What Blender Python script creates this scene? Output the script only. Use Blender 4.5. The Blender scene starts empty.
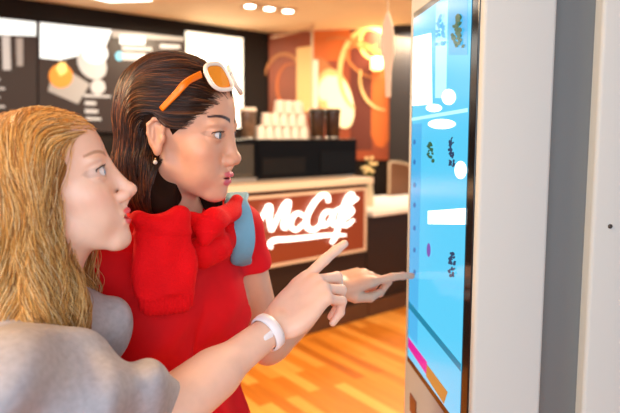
import bpy, bmesh, math, random
import numpy as np
from mathutils import Vector, Matrix
random.seed(7); rng = np.random.default_rng(7)
S = bpy.context.scene; COL = S.collection
PI = math.pi

# ------------------------------------------------------------------ camera
CZ = 1.5; TH = math.radians(6.53); F = 620.0
cd = bpy.data.cameras.new('camera'); cam = bpy.data.objects.new('camera', cd); COL.objects.link(cam)
cam.location = (0, 0, CZ); cam.rotation_euler = (PI/2 - TH, 0, 0)
cd.sensor_width = 36; cd.lens = 36; cd.clip_start = .05; cd.clip_end = 60
cd.dof.use_dof = True; cd.dof.focus_distance = 1.05; cd.dof.aperture_fstop = 3.6
S.camera = cam
S.view_settings.view_transform = 'Standard'; S.view_settings.look = 'None'
S.view_settings.gamma = 1; S.view_settings.use_curve_mapping = False
S.view_settings.exposure = 0.57

def ray(u, v):
    x = (u-310)/F; y = -(v-206.5)/F
    return np.array([x, math.cos(TH)+math.sin(TH)*y, -math.sin(TH)+math.cos(TH)*y])
def P(u, v, Y):
    d = ray(u, v); return np.array([0, 0, CZ]) + d*Y/d[1]
def PZ(u, v, z):
    d = ray(u, v); return np.array([0, 0, CZ]) + d*(z-CZ)/d[2]

# ------------------------------------------------------------------ world and lights
w = bpy.data.worlds.new('world'); S.world = w; w.use_nodes = True
bg = w.node_tree.nodes['Background']; bg.inputs[0].default_value = (.88, .94, 1, 1); bg.inputs[1].default_value = 0.36

def area(name, loc, size, power, col, tgt=None, sy=None):
    l = bpy.data.lights.new(name, 'AREA'); l.energy = power; l.color = col
    l.shape = 'RECTANGLE'; l.size = size; l.size_y = sy or size
    o = bpy.data.objects.new(name, l); COL.objects.link(o); o.location = loc
    d = Vector(tgt if tgt is not None else (loc[0], loc[1], 0)) - Vector(loc)
    o.rotation_euler = d.to_track_quat('-Z', 'Y').to_euler(); return o
# added cool fill light behind the camera, no window stands there
area('cool_fill', (-.5, -2.2, 1.9), 3.8, 64, (.72, .86, 1), (-.1, 1.4, 1.2), 1.8)
# warm downlights of the cafe ceiling, plus one added fill
area('cafe_overhead', (1.0, 3.2, 2.62), .9, 70, (1, .82, .56))
area('cafe_overhead', (-2.3, 2.2, 2.62), .8, 60, (1, .70, .40), (-.5, 1.0, 1.3))
area('cafe_overhead', (-1.7, .1, 2.62), .5, 42, (1, .60, .28), (-.25, 1.05, 1.35))
area('cafe_overhead', (-.9, 6.0, 2.62), .4, 52, (1, .80, .55))
area('cafe_overhead', (1.1, 6.6, 2.62), .4, 26, (1, .92, .8))  # added fill that brightens the white top of the low counter
area('cafe_overhead', (.9, 7.0, 2.62), .5, 22, (1, .72, .4), (.9, 8.2, 1.3))

# ------------------------------------------------------------------ materials
def mat(name, col=(.8,.8,.8), rough=.5, metal=0, emit=None, es=0, attr=None, sss=0, noise=None, bump=None, spec=.5, alpha=1, trans=0, coat=0):
    m = bpy.data.materials.new(name); m.use_nodes = True; nt = m.node_tree
    b = nt.nodes['Principled BSDF']; I = b.inputs
    I['Base Color'].default_value = (*col, 1); I['Roughness'].default_value = rough; I['Metallic'].default_value = metal
    I['Specular IOR Level'].default_value = spec; I['Alpha'].default_value = alpha; I['Transmission Weight'].default_value = trans
    I['Coat Weight'].default_value = coat
    if emit: I['Emission Color'].default_value = (*emit, 1); I['Emission Strength'].default_value = es
    if sss:
        I['Subsurface Weight'].default_value = sss; I['Subsurface Radius'].default_value = (1, .35, .2); I['Subsurface Scale'].default_value = .008
    src = None
    if attr:
        a = nt.nodes.new('ShaderNodeVertexColor'); a.layer_name = attr; src = a.outputs['Color']
    if noise:  # (scale, amount)
        tc = nt.nodes.new('ShaderNodeTexCoord'); n = nt.nodes.new('ShaderNodeTexNoise'); n.inputs['Scale'].default_value = noise[0]
        n.inputs['Detail'].default_value = 4
        nt.links.new(tc.outputs['Object'], n.inputs['Vector'])
        r = nt.nodes.new('ShaderNodeMapRange'); r.inputs['From Min'].default_value = .3; r.inputs['From Max'].default_value = .7
        r.inputs['To Min'].default_value = 1-noise[1]; r.inputs['To Max'].default_value = 1+noise[1]
        nt.links.new(n.outputs['Fac'], r.inputs['Value'])
        mx = nt.nodes.new('ShaderNodeVectorMath'); mx.operation = 'SCALE'
        if src: nt.links.new(src, mx.inputs[0])
        else: mx.inputs[0].default_value = col
        nt.links.new(r.outputs['Result'], mx.inputs['Scale']); src = mx.outputs[0]
    if src: nt.links.new(src, I['Base Color'])
    if bump:  # (scale, strength, distance)
        tc = nt.nodes.new('ShaderNodeTexCoord'); n = nt.nodes.new('ShaderNodeTexNoise'); n.inputs['Scale'].default_value = bump[0]
        n.inputs['Detail'].default_value = 3
        nt.links.new(tc.outputs['Object'], n.inputs['Vector'])
        bp = nt.nodes.new('ShaderNodeBump'); bp.inputs['Strength'].default_value = bump[1]; bp.inputs['Distance'].default_value = bump[2]
        nt.links.new(n.outputs['Fac'], bp.inputs['Height']); nt.links.new(bp.outputs['Normal'], I['Normal'])
    return m
def lin(r, g, b): return tuple(((c/255)/12.92 if c/255 <= .04045 else ((c/255+.055)/1.055)**2.4) for c in (r, g, b))

# ------------------------------------------------------------------ object helpers
def tag(o, label=None, cat=None, group=None, kind=None):
    if label: o['label'] = label
    if cat: o['category'] = cat
    if group: o['group'] = group
    if kind: o['kind'] = kind
    return o
def empty(name, loc, label=None, cat=None, group=None, kind=None):
    o = bpy.data.objects.new(name, None); COL.objects.link(o); o.location = tuple(loc); o.empty_display_size = .05
    return tag(o, label, cat, group, kind)
def link(name, me, m, parent=None, smooth=False):
    o = bpy.data.objects.new(name, me); COL.objects.link(o)
    if m is not None: me.materials.append(m)
    if smooth: me.polygons.foreach_set('use_smooth', [True]*len(me.polygons))
    if parent:
        o.parent = parent
        if parent.parent is None: o.matrix_parent_inverse = Matrix.Translation(-Vector(parent.location))
    return o
def pydata(name, V, Fs, m, parent=None, smooth=False, cols=None):
    me = bpy.data.meshes.new(name)
    me.from_pydata([tuple(v) for v in V], [], [tuple(f) for f in Fs]); me.update()
    if cols is not None: set_col(me, cols)
    return link(name, me, m, parent, smooth)
def set_col(me, cols):
    a = me.color_attributes.new('tint', 'FLOAT_COLOR', 'POINT')
    c = np.ones((len(me.vertices), 4), np.float32); c[:, :3] = cols; a.data.foreach_set('color', c.ravel())
class MB:
    """collects boxes, tubes and prisms in world coordinates into ONE mesh"""
    def __init__(s): s.bm = bmesh.new()
    def box(s, o, ax, ay, az, bevel=0, seg=2):
        """o = corner, ax, ay, az = edge vectors"""
        o, ax, ay, az = map(Vector, (tuple(o), tuple(ax), tuple(ay), tuple(az)))
        b = bmesh.new(); vs = [b.verts.new(o+ax*i+ay*j+az*k) for k in (0,1) for j in (0,1) for i in (0,1)]
        for f in ((0,2,3,1),(4,5,7,6),(0,1,5,4),(2,6,7,3),(0,4,6,2),(1,3,7,5)): b.faces.new([vs[i] for i in f])
        bmesh.ops.recalc_face_normals(b, faces=b.faces)
        if bevel: bmesh.ops.bevel(b, geom=b.edges[:], offset=bevel, segments=seg, profile=.5, affect='EDGES')
        s.add(b); return s
    def add(s, b):
        me = bpy.data.meshes.new('t'); b.to_mesh(me); b.free(); s.bm.from_mesh(me); bpy.data.meshes.remove(me)
    def prism(s, pts, off):
        """pts = 3D outline, off = extrusion vector"""
        b = bmesh.new(); off = Vector(tuple(off))
        lo = [b.verts.new(tuple(p)) for p in pts]; hi = [b.verts.new(Vector(tuple(p))+off) for p in pts]; n = len(pts)
        b.faces.new(lo[::-1]); b.faces.new(hi)
        for i in range(n): b.faces.new((lo[i], lo[(i+1)%n], hi[(i+1)%n], hi[i]))
        bmesh.ops.recalc_face_normals(b, faces=b.faces); s.add(b); return s
    def lathe(s, c, prof, n=24, axis=(0,0,1), close=True):
        b = bmesh.new(); A = Vector(tuple(axis)).normalized(); q = A.to_track_quat('Z', 'Y'); rings = []
        for r, z in prof:
            rings.append([b.verts.new(Vector(tuple(c)) + q @ Vector((r*math.cos(2*PI*i/n), r*math.sin(2*PI*i/n), z))) for i in range(n)])
        for a, c2 in zip(rings, rings[1:]):
            for i in range(n): b.faces.new((a[i], a[(i+1)%n], c2[(i+1)%n], c2[i]))
        if close: b.faces.new(rings[0][::-1]); b.faces.new(rings[-1])
        s.add(b); return s
    def tube(s, pts, rad, n=8, cap=True):
        pts = [Vector(tuple(p)) for p in pts]; rad = rad if hasattr(rad, '__len__') else [rad]*len(pts)
        b = bmesh.new(); rings = []; N = None
        for i, p in enumerate(pts):
            t = (pts[min(i+1, len(pts)-1)] - pts[max(i-1, 0)]).normalized()
            if N is None: N = t.orthogonal().normalized()
            N = (N - t*N.dot(t)).normalized(); B = t.cross(N)
            rings.append([b.verts.new(p + (N*math.cos(2*PI*k/n)+B*math.sin(2*PI*k/n))*rad[i]) for k in range(n)])
        for a, c2 in zip(rings, rings[1:]):
            for i in range(n): b.faces.new((a[i], a[(i+1)%n], c2[(i+1)%n], c2[i]))
        if cap: b.faces.new(rings[0][::-1]); b.faces.new(rings[-1])
        s.add(b); return s
    def build(s, name, m, parent=None, smooth=False):
        me = bpy.data.meshes.new(name); s.bm.to_mesh(me); s.bm.free()
        return link(name, me, m, parent, smooth)
def catmull(pts, n=8):
    pts = [np.array(p, float) for p in pts]; p = [2*pts[0]-pts[1]] + pts + [2*pts[-1]-pts[-2]]; out = []
    for i in range(1, len(p)-2):
        for j in range(n):
            t = j/n; out.append(.5*((2*p[i])+(-p[i-1]+p[i+1])*t+(2*p[i-1]-5*p[i]+4*p[i+1]-p[i+2])*t*t+(-p[i-1]+3*p[i]-3*p[i+1]+p[i+2])*t**3))
    out.append(pts[-1]); return out

# ------------------------------------------------------------------ SDF modelling: smooth unions meshed by sparse surface nets
def smin(a, b, k):
    if k <= 0: return np.minimum(a, b)
    h = np.maximum(k-np.abs(a-b), 0)/k; return np.minimum(a, b)-h*h*k*.25
class Frame:
    def __init__(s, o, R, sc=1.0): s.o = np.array(o, float); s.R = np.array(R, float); s.s = sc   # R columns = local axes
    def w(s, p): return s.o + s.R @ (np.array(p, float)*s.s)
    def l(s, Pw): return ((Pw - s.o) @ s.R)/s.s
    def v(s, p): return s.R @ np.array(p, float)
ID = Frame((0,0,0), np.eye(3))
class Field:
    def __init__(s): s.p = []; s.post = None
    def ell(s, fr, c, r, k=.01, op='u', rot=None):
        R = fr.R if rot is None else fr.R @ np.array(rot)
        s.p.append((op, 'e', fr.w(c), max(r)*fr.s, k*fr.s, (R, np.array(r)*fr.s))); return s
    def cone(s, fr, a, b, ra, rb, k=.01, op='u'):
        a, b = fr.w(a), fr.w(b); ra *= fr.s; rb *= fr.s
        s.p.append((op, 'c', (a+b)/2, np.linalg.norm(b-a)/2+max(ra, rb), k*fr.s, (a, b, ra, rb))); return s
    def box(s, fr, c, h, rd, k=.01, op='u', rot=None):
        R = fr.R if rot is None else fr.R @ np.array(rot)
        s.p.append((op, 'b', fr.w(c), np.linalg.norm(h)*fr.s, k*fr.s, (R, np.array(h)*fr.s, rd*fr.s))); return s
    def __call__(s, Q, margin=.02):
        lo, hi = Q.min(0), Q.max(0); d = np.full(len(Q), .5)
        for op, ty, c, rad, k, a in s.p:
            gap = np.linalg.norm(np.maximum(np.maximum(lo-c, c-hi), 0))
            if gap > rad + k + margin: continue
            if ty == 'e':
                q = (Q-c) @ a[0]; r = a[1]; k0 = np.linalg.norm(q/r, axis=1); k1 = np.linalg.norm(q/(r*r), axis=1)
                e = k0*(k0-1)/np.maximum(k1, 1e-9); e = np.where(k0 < 1e-3, -r.min(), e)
            elif ty == 'c':
                A, B, ra, rb = a; ab = B-A; t = np.clip(((Q-A) @ ab)/max(ab @ ab, 1e-12), 0, 1)
                e = np.linalg.norm(Q-A-t[:, None]*ab, axis=1)-(ra+(rb-ra)*t)
            else:
                q = np.abs((Q-c) @ a[0])-(a[1]-a[2]); e = np.linalg.norm(np.maximum(q, 0), axis=1)+np.minimum(q.max(1), 0)-a[2]
            d = smin(d, e, k) if op == 'u' else -smin(-d, e, k)
        if s.post: d = s.post(Q, d)
        return d
def nets(f, lo, hi, h):
    B = 8; H = B*h; lo = np.array(lo, float); hi = np.array(hi, float)
    nb = np.ceil((hi-lo)/H).astype(int); g = np.arange(B+1)
    sup = 3; Kc = []; Kv = []; E = []; ER = []
    gx = np.stack(np.meshgrid(g, g, g, indexing='ij'), -1).reshape(-1, 3)
    big = np.array([(nb[1]+1)*B*(nb[2]+1)*B, (nb[2]+1)*B, 1], np.int64)
    for sx in range(0, nb[0], sup):
        for sy in range(0, nb[1], sup):
            for sz in range(0, nb[2], sup):
                bl = np.stack(np.meshgrid(*[np.arange(a, min(a+sup, n)) for a, n in zip((sx, sy, sz), nb)], indexing='ij'), -1).reshape(-1, 3)
                cen = lo+(bl+.5)*H; dv = f(cen, H*2.2); bl = bl[np.abs(dv) < H*1.55]
                if not len(bl): continue
                gi = (bl[:, None, :]*B+gx[None]).reshape(-1, 3)
                D = f(lo+gi*h, max(h*6, .04)).reshape(-1, B+1, B+1, B+1)
                ins = D < 0; cnt = np.zeros((len(bl), B, B, B), int)
                acc = np.zeros((len(bl), B, B, B, 3)); ne = np.zeros((len(bl), B, B, B))
                for i in (0, 1):
                    for j in (0, 1):
                        for k in (0, 1): cnt += ins[:, i:i+B, j:j+B, k:k+B]
                act = (cnt > 0) & (cnt < 8)
                if not act.any(): continue
                for ax in range(3):
                    oth = [a for a in range(3) if a != ax]
                    for u in (0, 1):
                        for v in (0, 1):
                            off = [0, 0, 0]; off[oth[0]] = u; off[oth[1]] = v
                            a = D[:, off[0]:off[0]+B, off[1]:off[1]+B, off[2]:off[2]+B]
                            o2 = list(off); o2[ax] += 1
                            b = D[:, o2[0]:o2[0]+B, o2[1]:o2[1]+B, o2[2]:o2[2]+B]
                            x = (a < 0) != (b < 0); t = np.where(x, a/np.where(x, a-b, 1), 0)
                            for c in range(3): acc[..., c] += np.where(x, (t if c == ax else off[c]), 0)
                            ne += x
                    a = D[:, :B, :B, :B]; b = D[:, 1:, :B, :B] if ax == 0 else D[:, :B, 1:, :B] if ax == 1 else D[:, :B, :B, 1:]
                    x = (a < 0) != (b < 0); w_ = np.argwhere(x)
                    if len(w_): 
                        E.append(np.c_[bl[w_[:, 0]]*B+w_[:, 1:], np.full(len(w_), ax), (a[x] < 0).astype(int)])
                w_ = np.argwhere(act); ci = bl[w_[:, 0]]*B+w_[:, 1:]
                Kc.append(ci); Kv.append(lo+(ci+acc[act]/ne[act][:, None])*h)
    Kc = np.concatenate(Kc); Kv = np.concatenate(Kv); E = np.concatenate(E)
    key = Kc @ big; o = np.argsort(key); key = key[o]; Kv = Kv[o]
    def find(c):
        k = c @ big; i = np.clip(np.searchsorted(key, k), 0, len(key)-1); return np.where(key[i] == k, i, -1)
    Q = []
    for ax in range(3):
        e = E[E[:, 3] == ax]; c = e[:, :3]; u, v = np.eye(3, dtype=int)[(ax+1) % 3], np.eye(3, dtype=int)[(ax+2) % 3]
        q = np.stack([find(c), find(c-u), find(c-u-v), find(c-v)], 1)
        flip = e[:, 4] == 0; q[flip] = q[flip][:, ::-1]; Q.append(q[(q >= 0).all(1) & (c > 0).all(1)])
    return Kv, np.concatenate(Q)
def np_mesh(name, V, Q, cols=None):
    me = bpy.data.meshes.new(name); me.vertices.add(len(V)); me.vertices.foreach_set('co', V.astype(np.float32).ravel())
    n = Q.shape[1]; me.loops.add(len(Q)*n); me.loops.foreach_set('vertex_index', Q.astype(np.int32).ravel())
    me.polygons.add(len(Q)); me.polygons.foreach_set('loop_start', np.arange(0, len(Q)*n, n, dtype=np.int32))
    try: me.polygons.foreach_set('loop_total', np.full(len(Q), n, dtype=np.int32))
    except Exception: pass
    me.update(calc_edges=True); me.validate()
    if cols is not None: set_col(me, cols)
    return me
def sdf_obj(name, f, lo, hi, h, m, parent=None, col=None):
    V, Q = nets(f, lo, hi, h)
    return link(name, np_mesh(name, V, Q, col(V) if col else None), m, parent, True)
def rotm(yaw=0, pitch=0, roll=0):
    """local X fwd, Y left, Z up; yaw about Z (ccw), pitch = nose up, roll = lean to the own right"""
    return np.array(Matrix.Rotation(math.radians(yaw), 3, 'Z') @ Matrix.Rotation(-math.radians(pitch), 3, 'Y') @ Matrix.Rotation(math.radians(roll), 3, 'X'))
def sstep(x, a, b): t = np.clip((x-a)/(b-a), 0, 1); return t*t*(3-2*t)

# ================================================================== SETTING
a48 = math.radians(48)
W = np.array([math.sin(a48), math.cos(a48), 0]); NN = np.array([-W[1], W[0], 0])     # along the counter, away from the viewer
P1 = PZ(368, 317.6, 0)                                                             # foot of the counter's front edge at its right end
def onw(u, v, off=0):
    """pixel -> (s, z) on the vertical plane parallel to the counter front, off metres behind it"""
    d = ray(u, v); t = ((P1[:2] @ NN[:2])+off)/(d[:2] @ NN[:2]); p = np.array([0, 0, CZ])+d*t
    return float((p-P1) @ W), float(p[2])
def cw(s, off, z): return np.array([P1[0]+W[0]*s+NN[0]*off, P1[1]+W[1]*s+NN[1]*off, z])
Zc = np.array([0, 0, 1.0]); CEIL = 2.7

# floor of short oak planks
def wood_floor():
    m = bpy.data.materials.new('oak_plank_floor'); m.use_nodes = True; nt = m.node_tree; N = nt.nodes; L = nt.links; b = N['Principled BSDF']
    tc = N.new('ShaderNodeTexCoord'); mp = N.new('ShaderNodeMapping'); mp.inputs['Rotation'].default_value = (0, 0, -math.radians(42+90-8)); L.new(tc.outputs['Object'], mp.inputs['Vector'])
    br = N.new('ShaderNodeTexBrick'); br.offset = .37; br.inputs['Scale'].default_value = 1; br.inputs['Brick Width'].default_value = .8; br.inputs['Row Height'].default_value = .085
    br.inputs['Mortar Size'].default_value = .0012; br.inputs['Bias'].default_value = 0; br.inputs['Color1'].default_value = (0,0,0,1); br.inputs['Color2'].default_value = (1,1,1,1); br.inputs['Mortar'].default_value = (.35,.35,.35,1)
    L.new(mp.outputs[0], br.inputs['Vector'])
    m2 = N.new('ShaderNodeMapping'); m2.inputs['Scale'].default_value = (1.5, 22, 1); L.new(mp.outputs[0], m2.inputs['Vector'])
    n = N.new('ShaderNodeTexNoise'); n.inputs['Scale'].default_value = 1.6; n.inputs['Detail'].default_value = 5; L.new(m2.outputs[0], n.inputs['Vector'])
    mx = N.new('ShaderNodeMix'); mx.data_type = 'FLOAT'; mx.inputs[0].default_value = .45
    L.new(br.outputs['Color'], mx.inputs[2]); L.new(n.outputs['Fac'], mx.inputs[3])
    cr = N.new('ShaderNodeValToRGB'); e = cr.color_ramp.elements; e[0].position = .15; e[0].color = (*lin(170, 92, 22), 1); e[1].position = .85; e[1].color = (*lin(240, 172, 84), 1)
    x = cr.color_ramp.elements.new(.5); x.color = (*lin(214, 132, 42), 1)
    L.new(mx.outputs[0], cr.inputs[0]); L.new(cr.outputs[0], b.inputs['Base Color']); b.inputs['Roughness'].default_value = .38; b.inputs['Specular IOR Level'].default_value = .35
    return m
fl = MB().box((-7, -3, -.1), (14, 0, 0), (0, 14, 0), (0, 0, .1)).build('floor', wood_floor()); tag(fl, kind='structure')
ce = MB().box((-7, -.6, CEIL), (14, 0, 0), (0, 11.6, 0), (0, 0, .1)).build('ceiling', mat('ceiling_plaster', lin(250, 228, 186), .8, noise=(2, .03))); tag(ce, kind='structure')
M_dwall = mat('dark_wall_paint', lin(26, 19, 16), .7, noise=(3, .08), spec=.2)
# back wall behind the counter; its right end is the corner at pixel 268
def corner():
    s, z = onw(268, 33, 2.5); return s
OFF_B = 2.5; sC = corner()
bw = MB().box(cw(-6, OFF_B, 0), W*(sC+6), NN*.15, Zc*CEIL).build('wall_back', M_dwall); tag(bw, kind='structure')
CB = cw(sC, OFF_B, 0)
# mural wall turns toward the viewer's right
a2 = math.radians(-14); W2 = np.array([math.cos(a2), math.sin(a2), 0]); N2 = np.array([-W2[1], W2[0], 0])
def onm(u, v, off=0):
    d = ray(u, v); t = ((CB[:2] @ N2[:2])+off)/(d[:2] @ N2[:2]); p = np.array([0, 0, CZ])+d*t
    return float((p-CB) @ W2), float(p[2])
def cm(s, off, z): return np.array([CB[0]+W2[0]*s+N2[0]*off, CB[1]+W2[1]*s+N2[1]*off, z])
mw = MB().box(cm(0, 0, 0), W2*4.5, N2*.15, Zc*CEIL).build('wall_right', M_dwall); tag(mw, kind='structure')

# ================================================================== COUNTER
M_brown = mat('dark_brown_laminate', lin(32, 18, 12), .45, noise=(4, .1))
M_plinth = mat('brown_plinth_tile', lin(84, 52, 32), .5, noise=(5, .12))
M_white = mat('white_solid_surface', lin(240, 236, 228), .35)
zT = 1.165
ct = empty('service_counter', cw(-1.2, .4, 0), 'tall dark brown service counter carrying the glowing coffee sign and a white worktop', 'counter')
MB().box(cw(-2.6, .03, .13), W*2.6, NN*.75, Zc*(zT-.05-.13), .004).build('body', M_brown, ct)
MB().box(cw(-2.6, 0, 0), W*2.6, NN*.78, Zc*.13, .003).build('plinth', M_plinth, ct)
MB().box(cw(-2.6, -.02, zT-.05), W*2.63, NN*.82, Zc*.05, .006).build('worktop', mat('cream_worktop', lin(225, 205, 180), .35), ct)
lc = empty('pickup_counter', cw(1, .4, 0), 'low dark brown counter with bright white top to the right of the sign', 'counter')
zL = onw(372, 212, 0)[1]
MB().box(cw(.012, .03, .13), W*1.9, NN*.85, Zc*(zL-.04-.13), .004).build('body', M_brown, lc)
MB().box(cw(.012, 0, 0), W*1.9, NN*.88, Zc*.13, .003).build('plinth', M_plinth, lc)
MB().box(cw(.035, -.02, zL-.04), W*1.9, NN*.92, Zc*.04, .006).build('worktop', M_white, lc)
# curved screen on the low counter
sA, zA = onw(380, 194, .93); zB = onw(380, 163, .93)[1]; sB = onw(412, 194, .93)[0]
pts = [(sA, zL)]; n = 18; wid = (sB-sA)*1.15; hh = zB-zL
pts += [(sA, zB)] + [(sA+wid*math.sin(t*PI/2/n), zL+hh*(.12+.88*math.cos(t*PI/2/n))) for t in range(1, n+1)] + [(sA+wid, zL)]
cs = empty('curved_counter_screen', cw(sA+wid/2, .8, zL), 'brown rounded divider panel with pale edge standing on the low white counter', 'divider')
MB().prism([cw(s, .80, z+.001) for s, z in pts], NN*.03).build('panel', mat('walnut_panel', lin(120, 78, 50), .5, noise=(6, .1)), cs)
MB().tube([cw(s, .805, z+.014) for s, z in pts[:-1]], .012).build('edge_trim', mat('pale_edge_trim', lin(190, 165, 135), .5), cs, True)

# ---- the sign
sg = empty('logo_sign', cw(-.6, 0, .8), 'illuminated brown counter sign reading McCafé in white brush script', 'sign')
sR, zR1 = onw(364.5, 181, -.012); _, zR0 = onw(364.5, 250, -.012); sL = -1.62; zR1 = min(zR1, zT-.075)
M_signp = mat('sign_panel_brown', lin(108, 44, 18), .4, emit=lin(150, 58, 20), es=.25)
MB().box(cw(sL, -.03, zR0), W*(sR-sL), NN*.058, Zc*(zR1-zR0), .003).build('panel', M_signp, sg)
fr = MB(); T = .02
for s0, z0, ws, hs in ((sL, zR1-T, sR-sL, T), (sL, zR0, sR-sL, T), (sR-T, zR0+T, T, zR1-zR0-2*T), (sL, zR0+T, T, zR1-zR0-2*T)):
    fr.box(cw(s0, -.042, z0), W*ws, NN*.013, Zc*hs, .002)
fr.build('frame', mat('pale_sign_frame', lin(215, 190, 165), .4), sg)
M_glow = mat('lit_letter', (1, 1, 1), .4, emit=(1, .95, .86), es=1.8)
def stroke(pl, wd, name='letter'):
    """brush stroke in photo pixels -> extruded ribbon on the sign plane"""
    c = catmull([onw(u, v, -.045) for u, v in pl], 8)
    ws = catmull([[x, 0] for x in (wd if hasattr(wd, '__len__') else [wd]*len(pl))], 8)
    b = MB(); Lp, Rp = [], []
    for i, p in enumerate(c):
        t = c[min(i+1, len(c)-1)]-c[max(i-1, 0)]; t /= max(np.linalg.norm(t), 1e-9); nrm = np.array([-t[1], t[0]]); r = ws[i][0]*.5*.0048
        Lp.append(p+nrm*r); Rp.append(p-nrm*r)
    return Lp, Rp
def letters(name, strokes, k):
    V, Fq = [], []
    for q, (pl, wd) in enumerate(strokes):
        Lp, Rp = stroke(pl, wd); b = len(V); n = len(Lp); o = -.047-.0012*q
        for o_ in (o-.012, -.04):
            for a, c in zip(Lp, Rp): V += [cw(a[0], o_, a[1]), cw(c[0], o_, c[1])]
        for i in range(n-1):
            f0 = b+2*i; g0 = b+2*n+2*i
            Fq += [(f0, f0+1, f0+3, f0+2), (g0, g0+2, g0+3, g0+1), (f0, f0+2, g0+2, g0), (f0+1, g0+1, g0+3, f0+3)]
        Fq += [(b, b+2*n, b+2*n+1, b+1), (b+2*n-2, b+2*n-1, b+4*n-1, b+4*n-2)]
    pydata(name, V, Fq, M_glow, sg)
letters('letter', [([(253, 228), (259, 221), (264, 213), (268, 206), (270, 209), (269, 220), (271, 231)], [5, 5, 5, 6, 6, 5.5, 5]), ([(271, 231), (277, 218), (284, 205), (288, 202), (287, 210), (284, 220), (283, 227), (286, 229)], [4, 5, 6, 6, 6, 6, 5, 3])], 0)
letters('letter', [([(302, 216), (299, 213), (294, 215), (291, 221), (291, 227), (295, 230), (300, 227), (303, 223)], [3.5, 5, 5, 5, 5, 5, 4, 3])], 1)
letters('letter', [([(328, 202), (327, 196), (322, 195), (316, 200), (310, 209), (306, 219), (307, 227), (312, 230), (318, 227), (323, 221)], [5, 5.5, 6, 6.5, 7, 7, 7, 6, 5, 4])], 2)
letters('letter', [([(333, 213), (328, 211), (323, 215), (321, 222), (323, 226), (328, 223), (332, 217), (334, 212)], [4, 5, 5, 5, 5, 4, 4, 4]), ([(334, 211), (332, 219), (333, 225), (337, 224)], [5, 5, 5, 4])], 3)
letters('letter', [([(352, 198), (352, 194), (348, 196), (344, 204), (341, 214), (338, 226), (335, 237), (331, 243)], [4, 5, 5.5, 6, 6, 6, 5, 4]), ([(334, 211), (341, 208), (349, 206)], [3, 4, 3])], 4)
letters('letter', [([(343, 219), (348, 216), (352, 211), (350, 208), (345, 211), (342, 218), (343, 225), (347, 225), (353, 220)], [4, 4, 4.5, 4, 4.5, 5, 5, 4, 3]), ([(350, 204), (354, 200), (357, 198)], [3, 4, 4])], 5)
letters('underline_swoosh', [([(271, 248), (269, 244), (275, 240), (290, 239), (310, 237), (328, 235), (345, 235)], [3, 5, 6.5, 6, 5.5, 4.5, 2.5])], 6)

# ================================================================== THINGS ON THE COUNTER
M_blk = mat('black_gloss_plastic', (.004, .004, .005), .3, spec=.12); M_steel = mat('brushed_steel', (.55, .53, .5), .3, 1)
s0, _ = onw(258, 150, .2); s1, z1 = onw(357, 139, .2)
em = empty('coffee_machine', cw((s0+s1)/2, .4, zT), 'wide glossy black machine housing standing on the counter above the glowing sign', 'machine')
hM = z1-zT
MB().box(cw(s0, .2, zT+.012), W*(s1-s0), NN*.42, Zc*(hM-.012), .008).build('housing', M_blk, em)
MB().box(cw(s0+.02, .22, zT+.001), W*(s1-s0-.04), NN*.38, Zc*.011).build('base', M_steel, em)
MB().box(cw(s0+.03, .19, zT+.05), W*.42, NN*.01, Zc*.12, .002).build('front_panel', mat('dark_panel', (.010, .009, .009), .4, spec=.15), em)
MB().box(cw(s1-.42, .19, zT+.05), W*.38, NN*.01, Zc*.16, .002).build('front_panel', mat('dark_panel', (.006, .006, .007), .3, spec=.15), em)
s2, _ = onw(205, 150, .2)
dc = empty('pastry_case', cw((s0+s2)/2, .4, zT), 'low dark glass pastry case on the counter behind the brunette woman\'s face', 'display case')
MB().box(cw(s2, .2, zT+.002), W*(s0-s2-.01), NN*.42, Zc*.03, .003).build('base', M_steel, dc)
MB().box(cw(s2, .2, z1-.03), W*(s0-s2-.01), NN*.42, Zc*.028, .003).build('top_panel', M_blk, dc)
MB().box(cw(s2, .6, zT+.033), W*(s0-s2-.01), NN*.02, Zc*(hM-.065)).build('back_panel', M_blk, dc)
for s in (s2, s0-.03): MB().box(cw(s, .2, zT+.033), W*.02, NN*.395, Zc*(hM-.065)).build('side_panel', M_blk, dc)
MB().box(cw(s2+.02, .21, zT+.033), W*(s0-s2-.05), NN*.004, Zc*(hM-.065)).build('glass_front', mat('smoked_glass', (.12, .1, .08), .05, alpha=.35, trans=0), dc)
pl = MB().lathe(cw((s2+s0)/2+.16, .38, zT+.034), [(.05, 0), (.13, .012), (.135, .018), (.12, .016), (.03, .008)], 28).build('shine_disc', mat('beige_shine', lin(200, 160, 120), .3), None, True)  # disc modelled in place of the beige shine in the case
tag(pl, 'beige disc shaped as a shine inside the dark glass of the pastry case', 'shine')
# white cups
M_cup = mat('white_paper_cup', lin(250, 240, 225), .5)
def cup_mesh():
    b = MB(); b.lathe((0, 0, 0), [(.040, 0), (.042, .003), (.030, .093), (.028, .096)], 16)
    return b
cupo = cup_mesh().build('paper_cup', M_cup, None, True)
rim = MB().lathe((0, 0, 0), [(.0395, -.001), (.0435, 0), (.0435, .006), (.0405, .007)], 16).build('rim', M_cup, cupo, True)
tiers = [(0, [260, 268.5, 277, 285.5, 294, 302.5], 0), (1, [266, 274.5, 283, 291.5, 300], .04), (2, [279, 288, 297], .06)]
first = True; names = ['bottom', 'middle', 'top']; ordn = ['leftmost', 'second from left', 'third from left', 'fourth from left', 'fifth from left', 'sixth from left']
for row, off in ((0, .28), (1, .38)):
    for tn, us, _ in tiers:
        for i, u in enumerate(us):
            if first: c = cupo; first = False
            else:
                c = cupo.copy(); COL.objects.link(c); r2 = rim.copy(); COL.objects.link(r2); r2.parent = c
            c.location = tuple(cw(onw(u+row*2, 130, off)[0], off, z1+.002+tn*.0975))
            tag(c, f"white paper cup, {ordn[i]} in the {names[tn]} tier of the {'front' if row == 0 else 'rear'} stack", 'cup', 'white cups stacked on the black machine')
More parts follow.
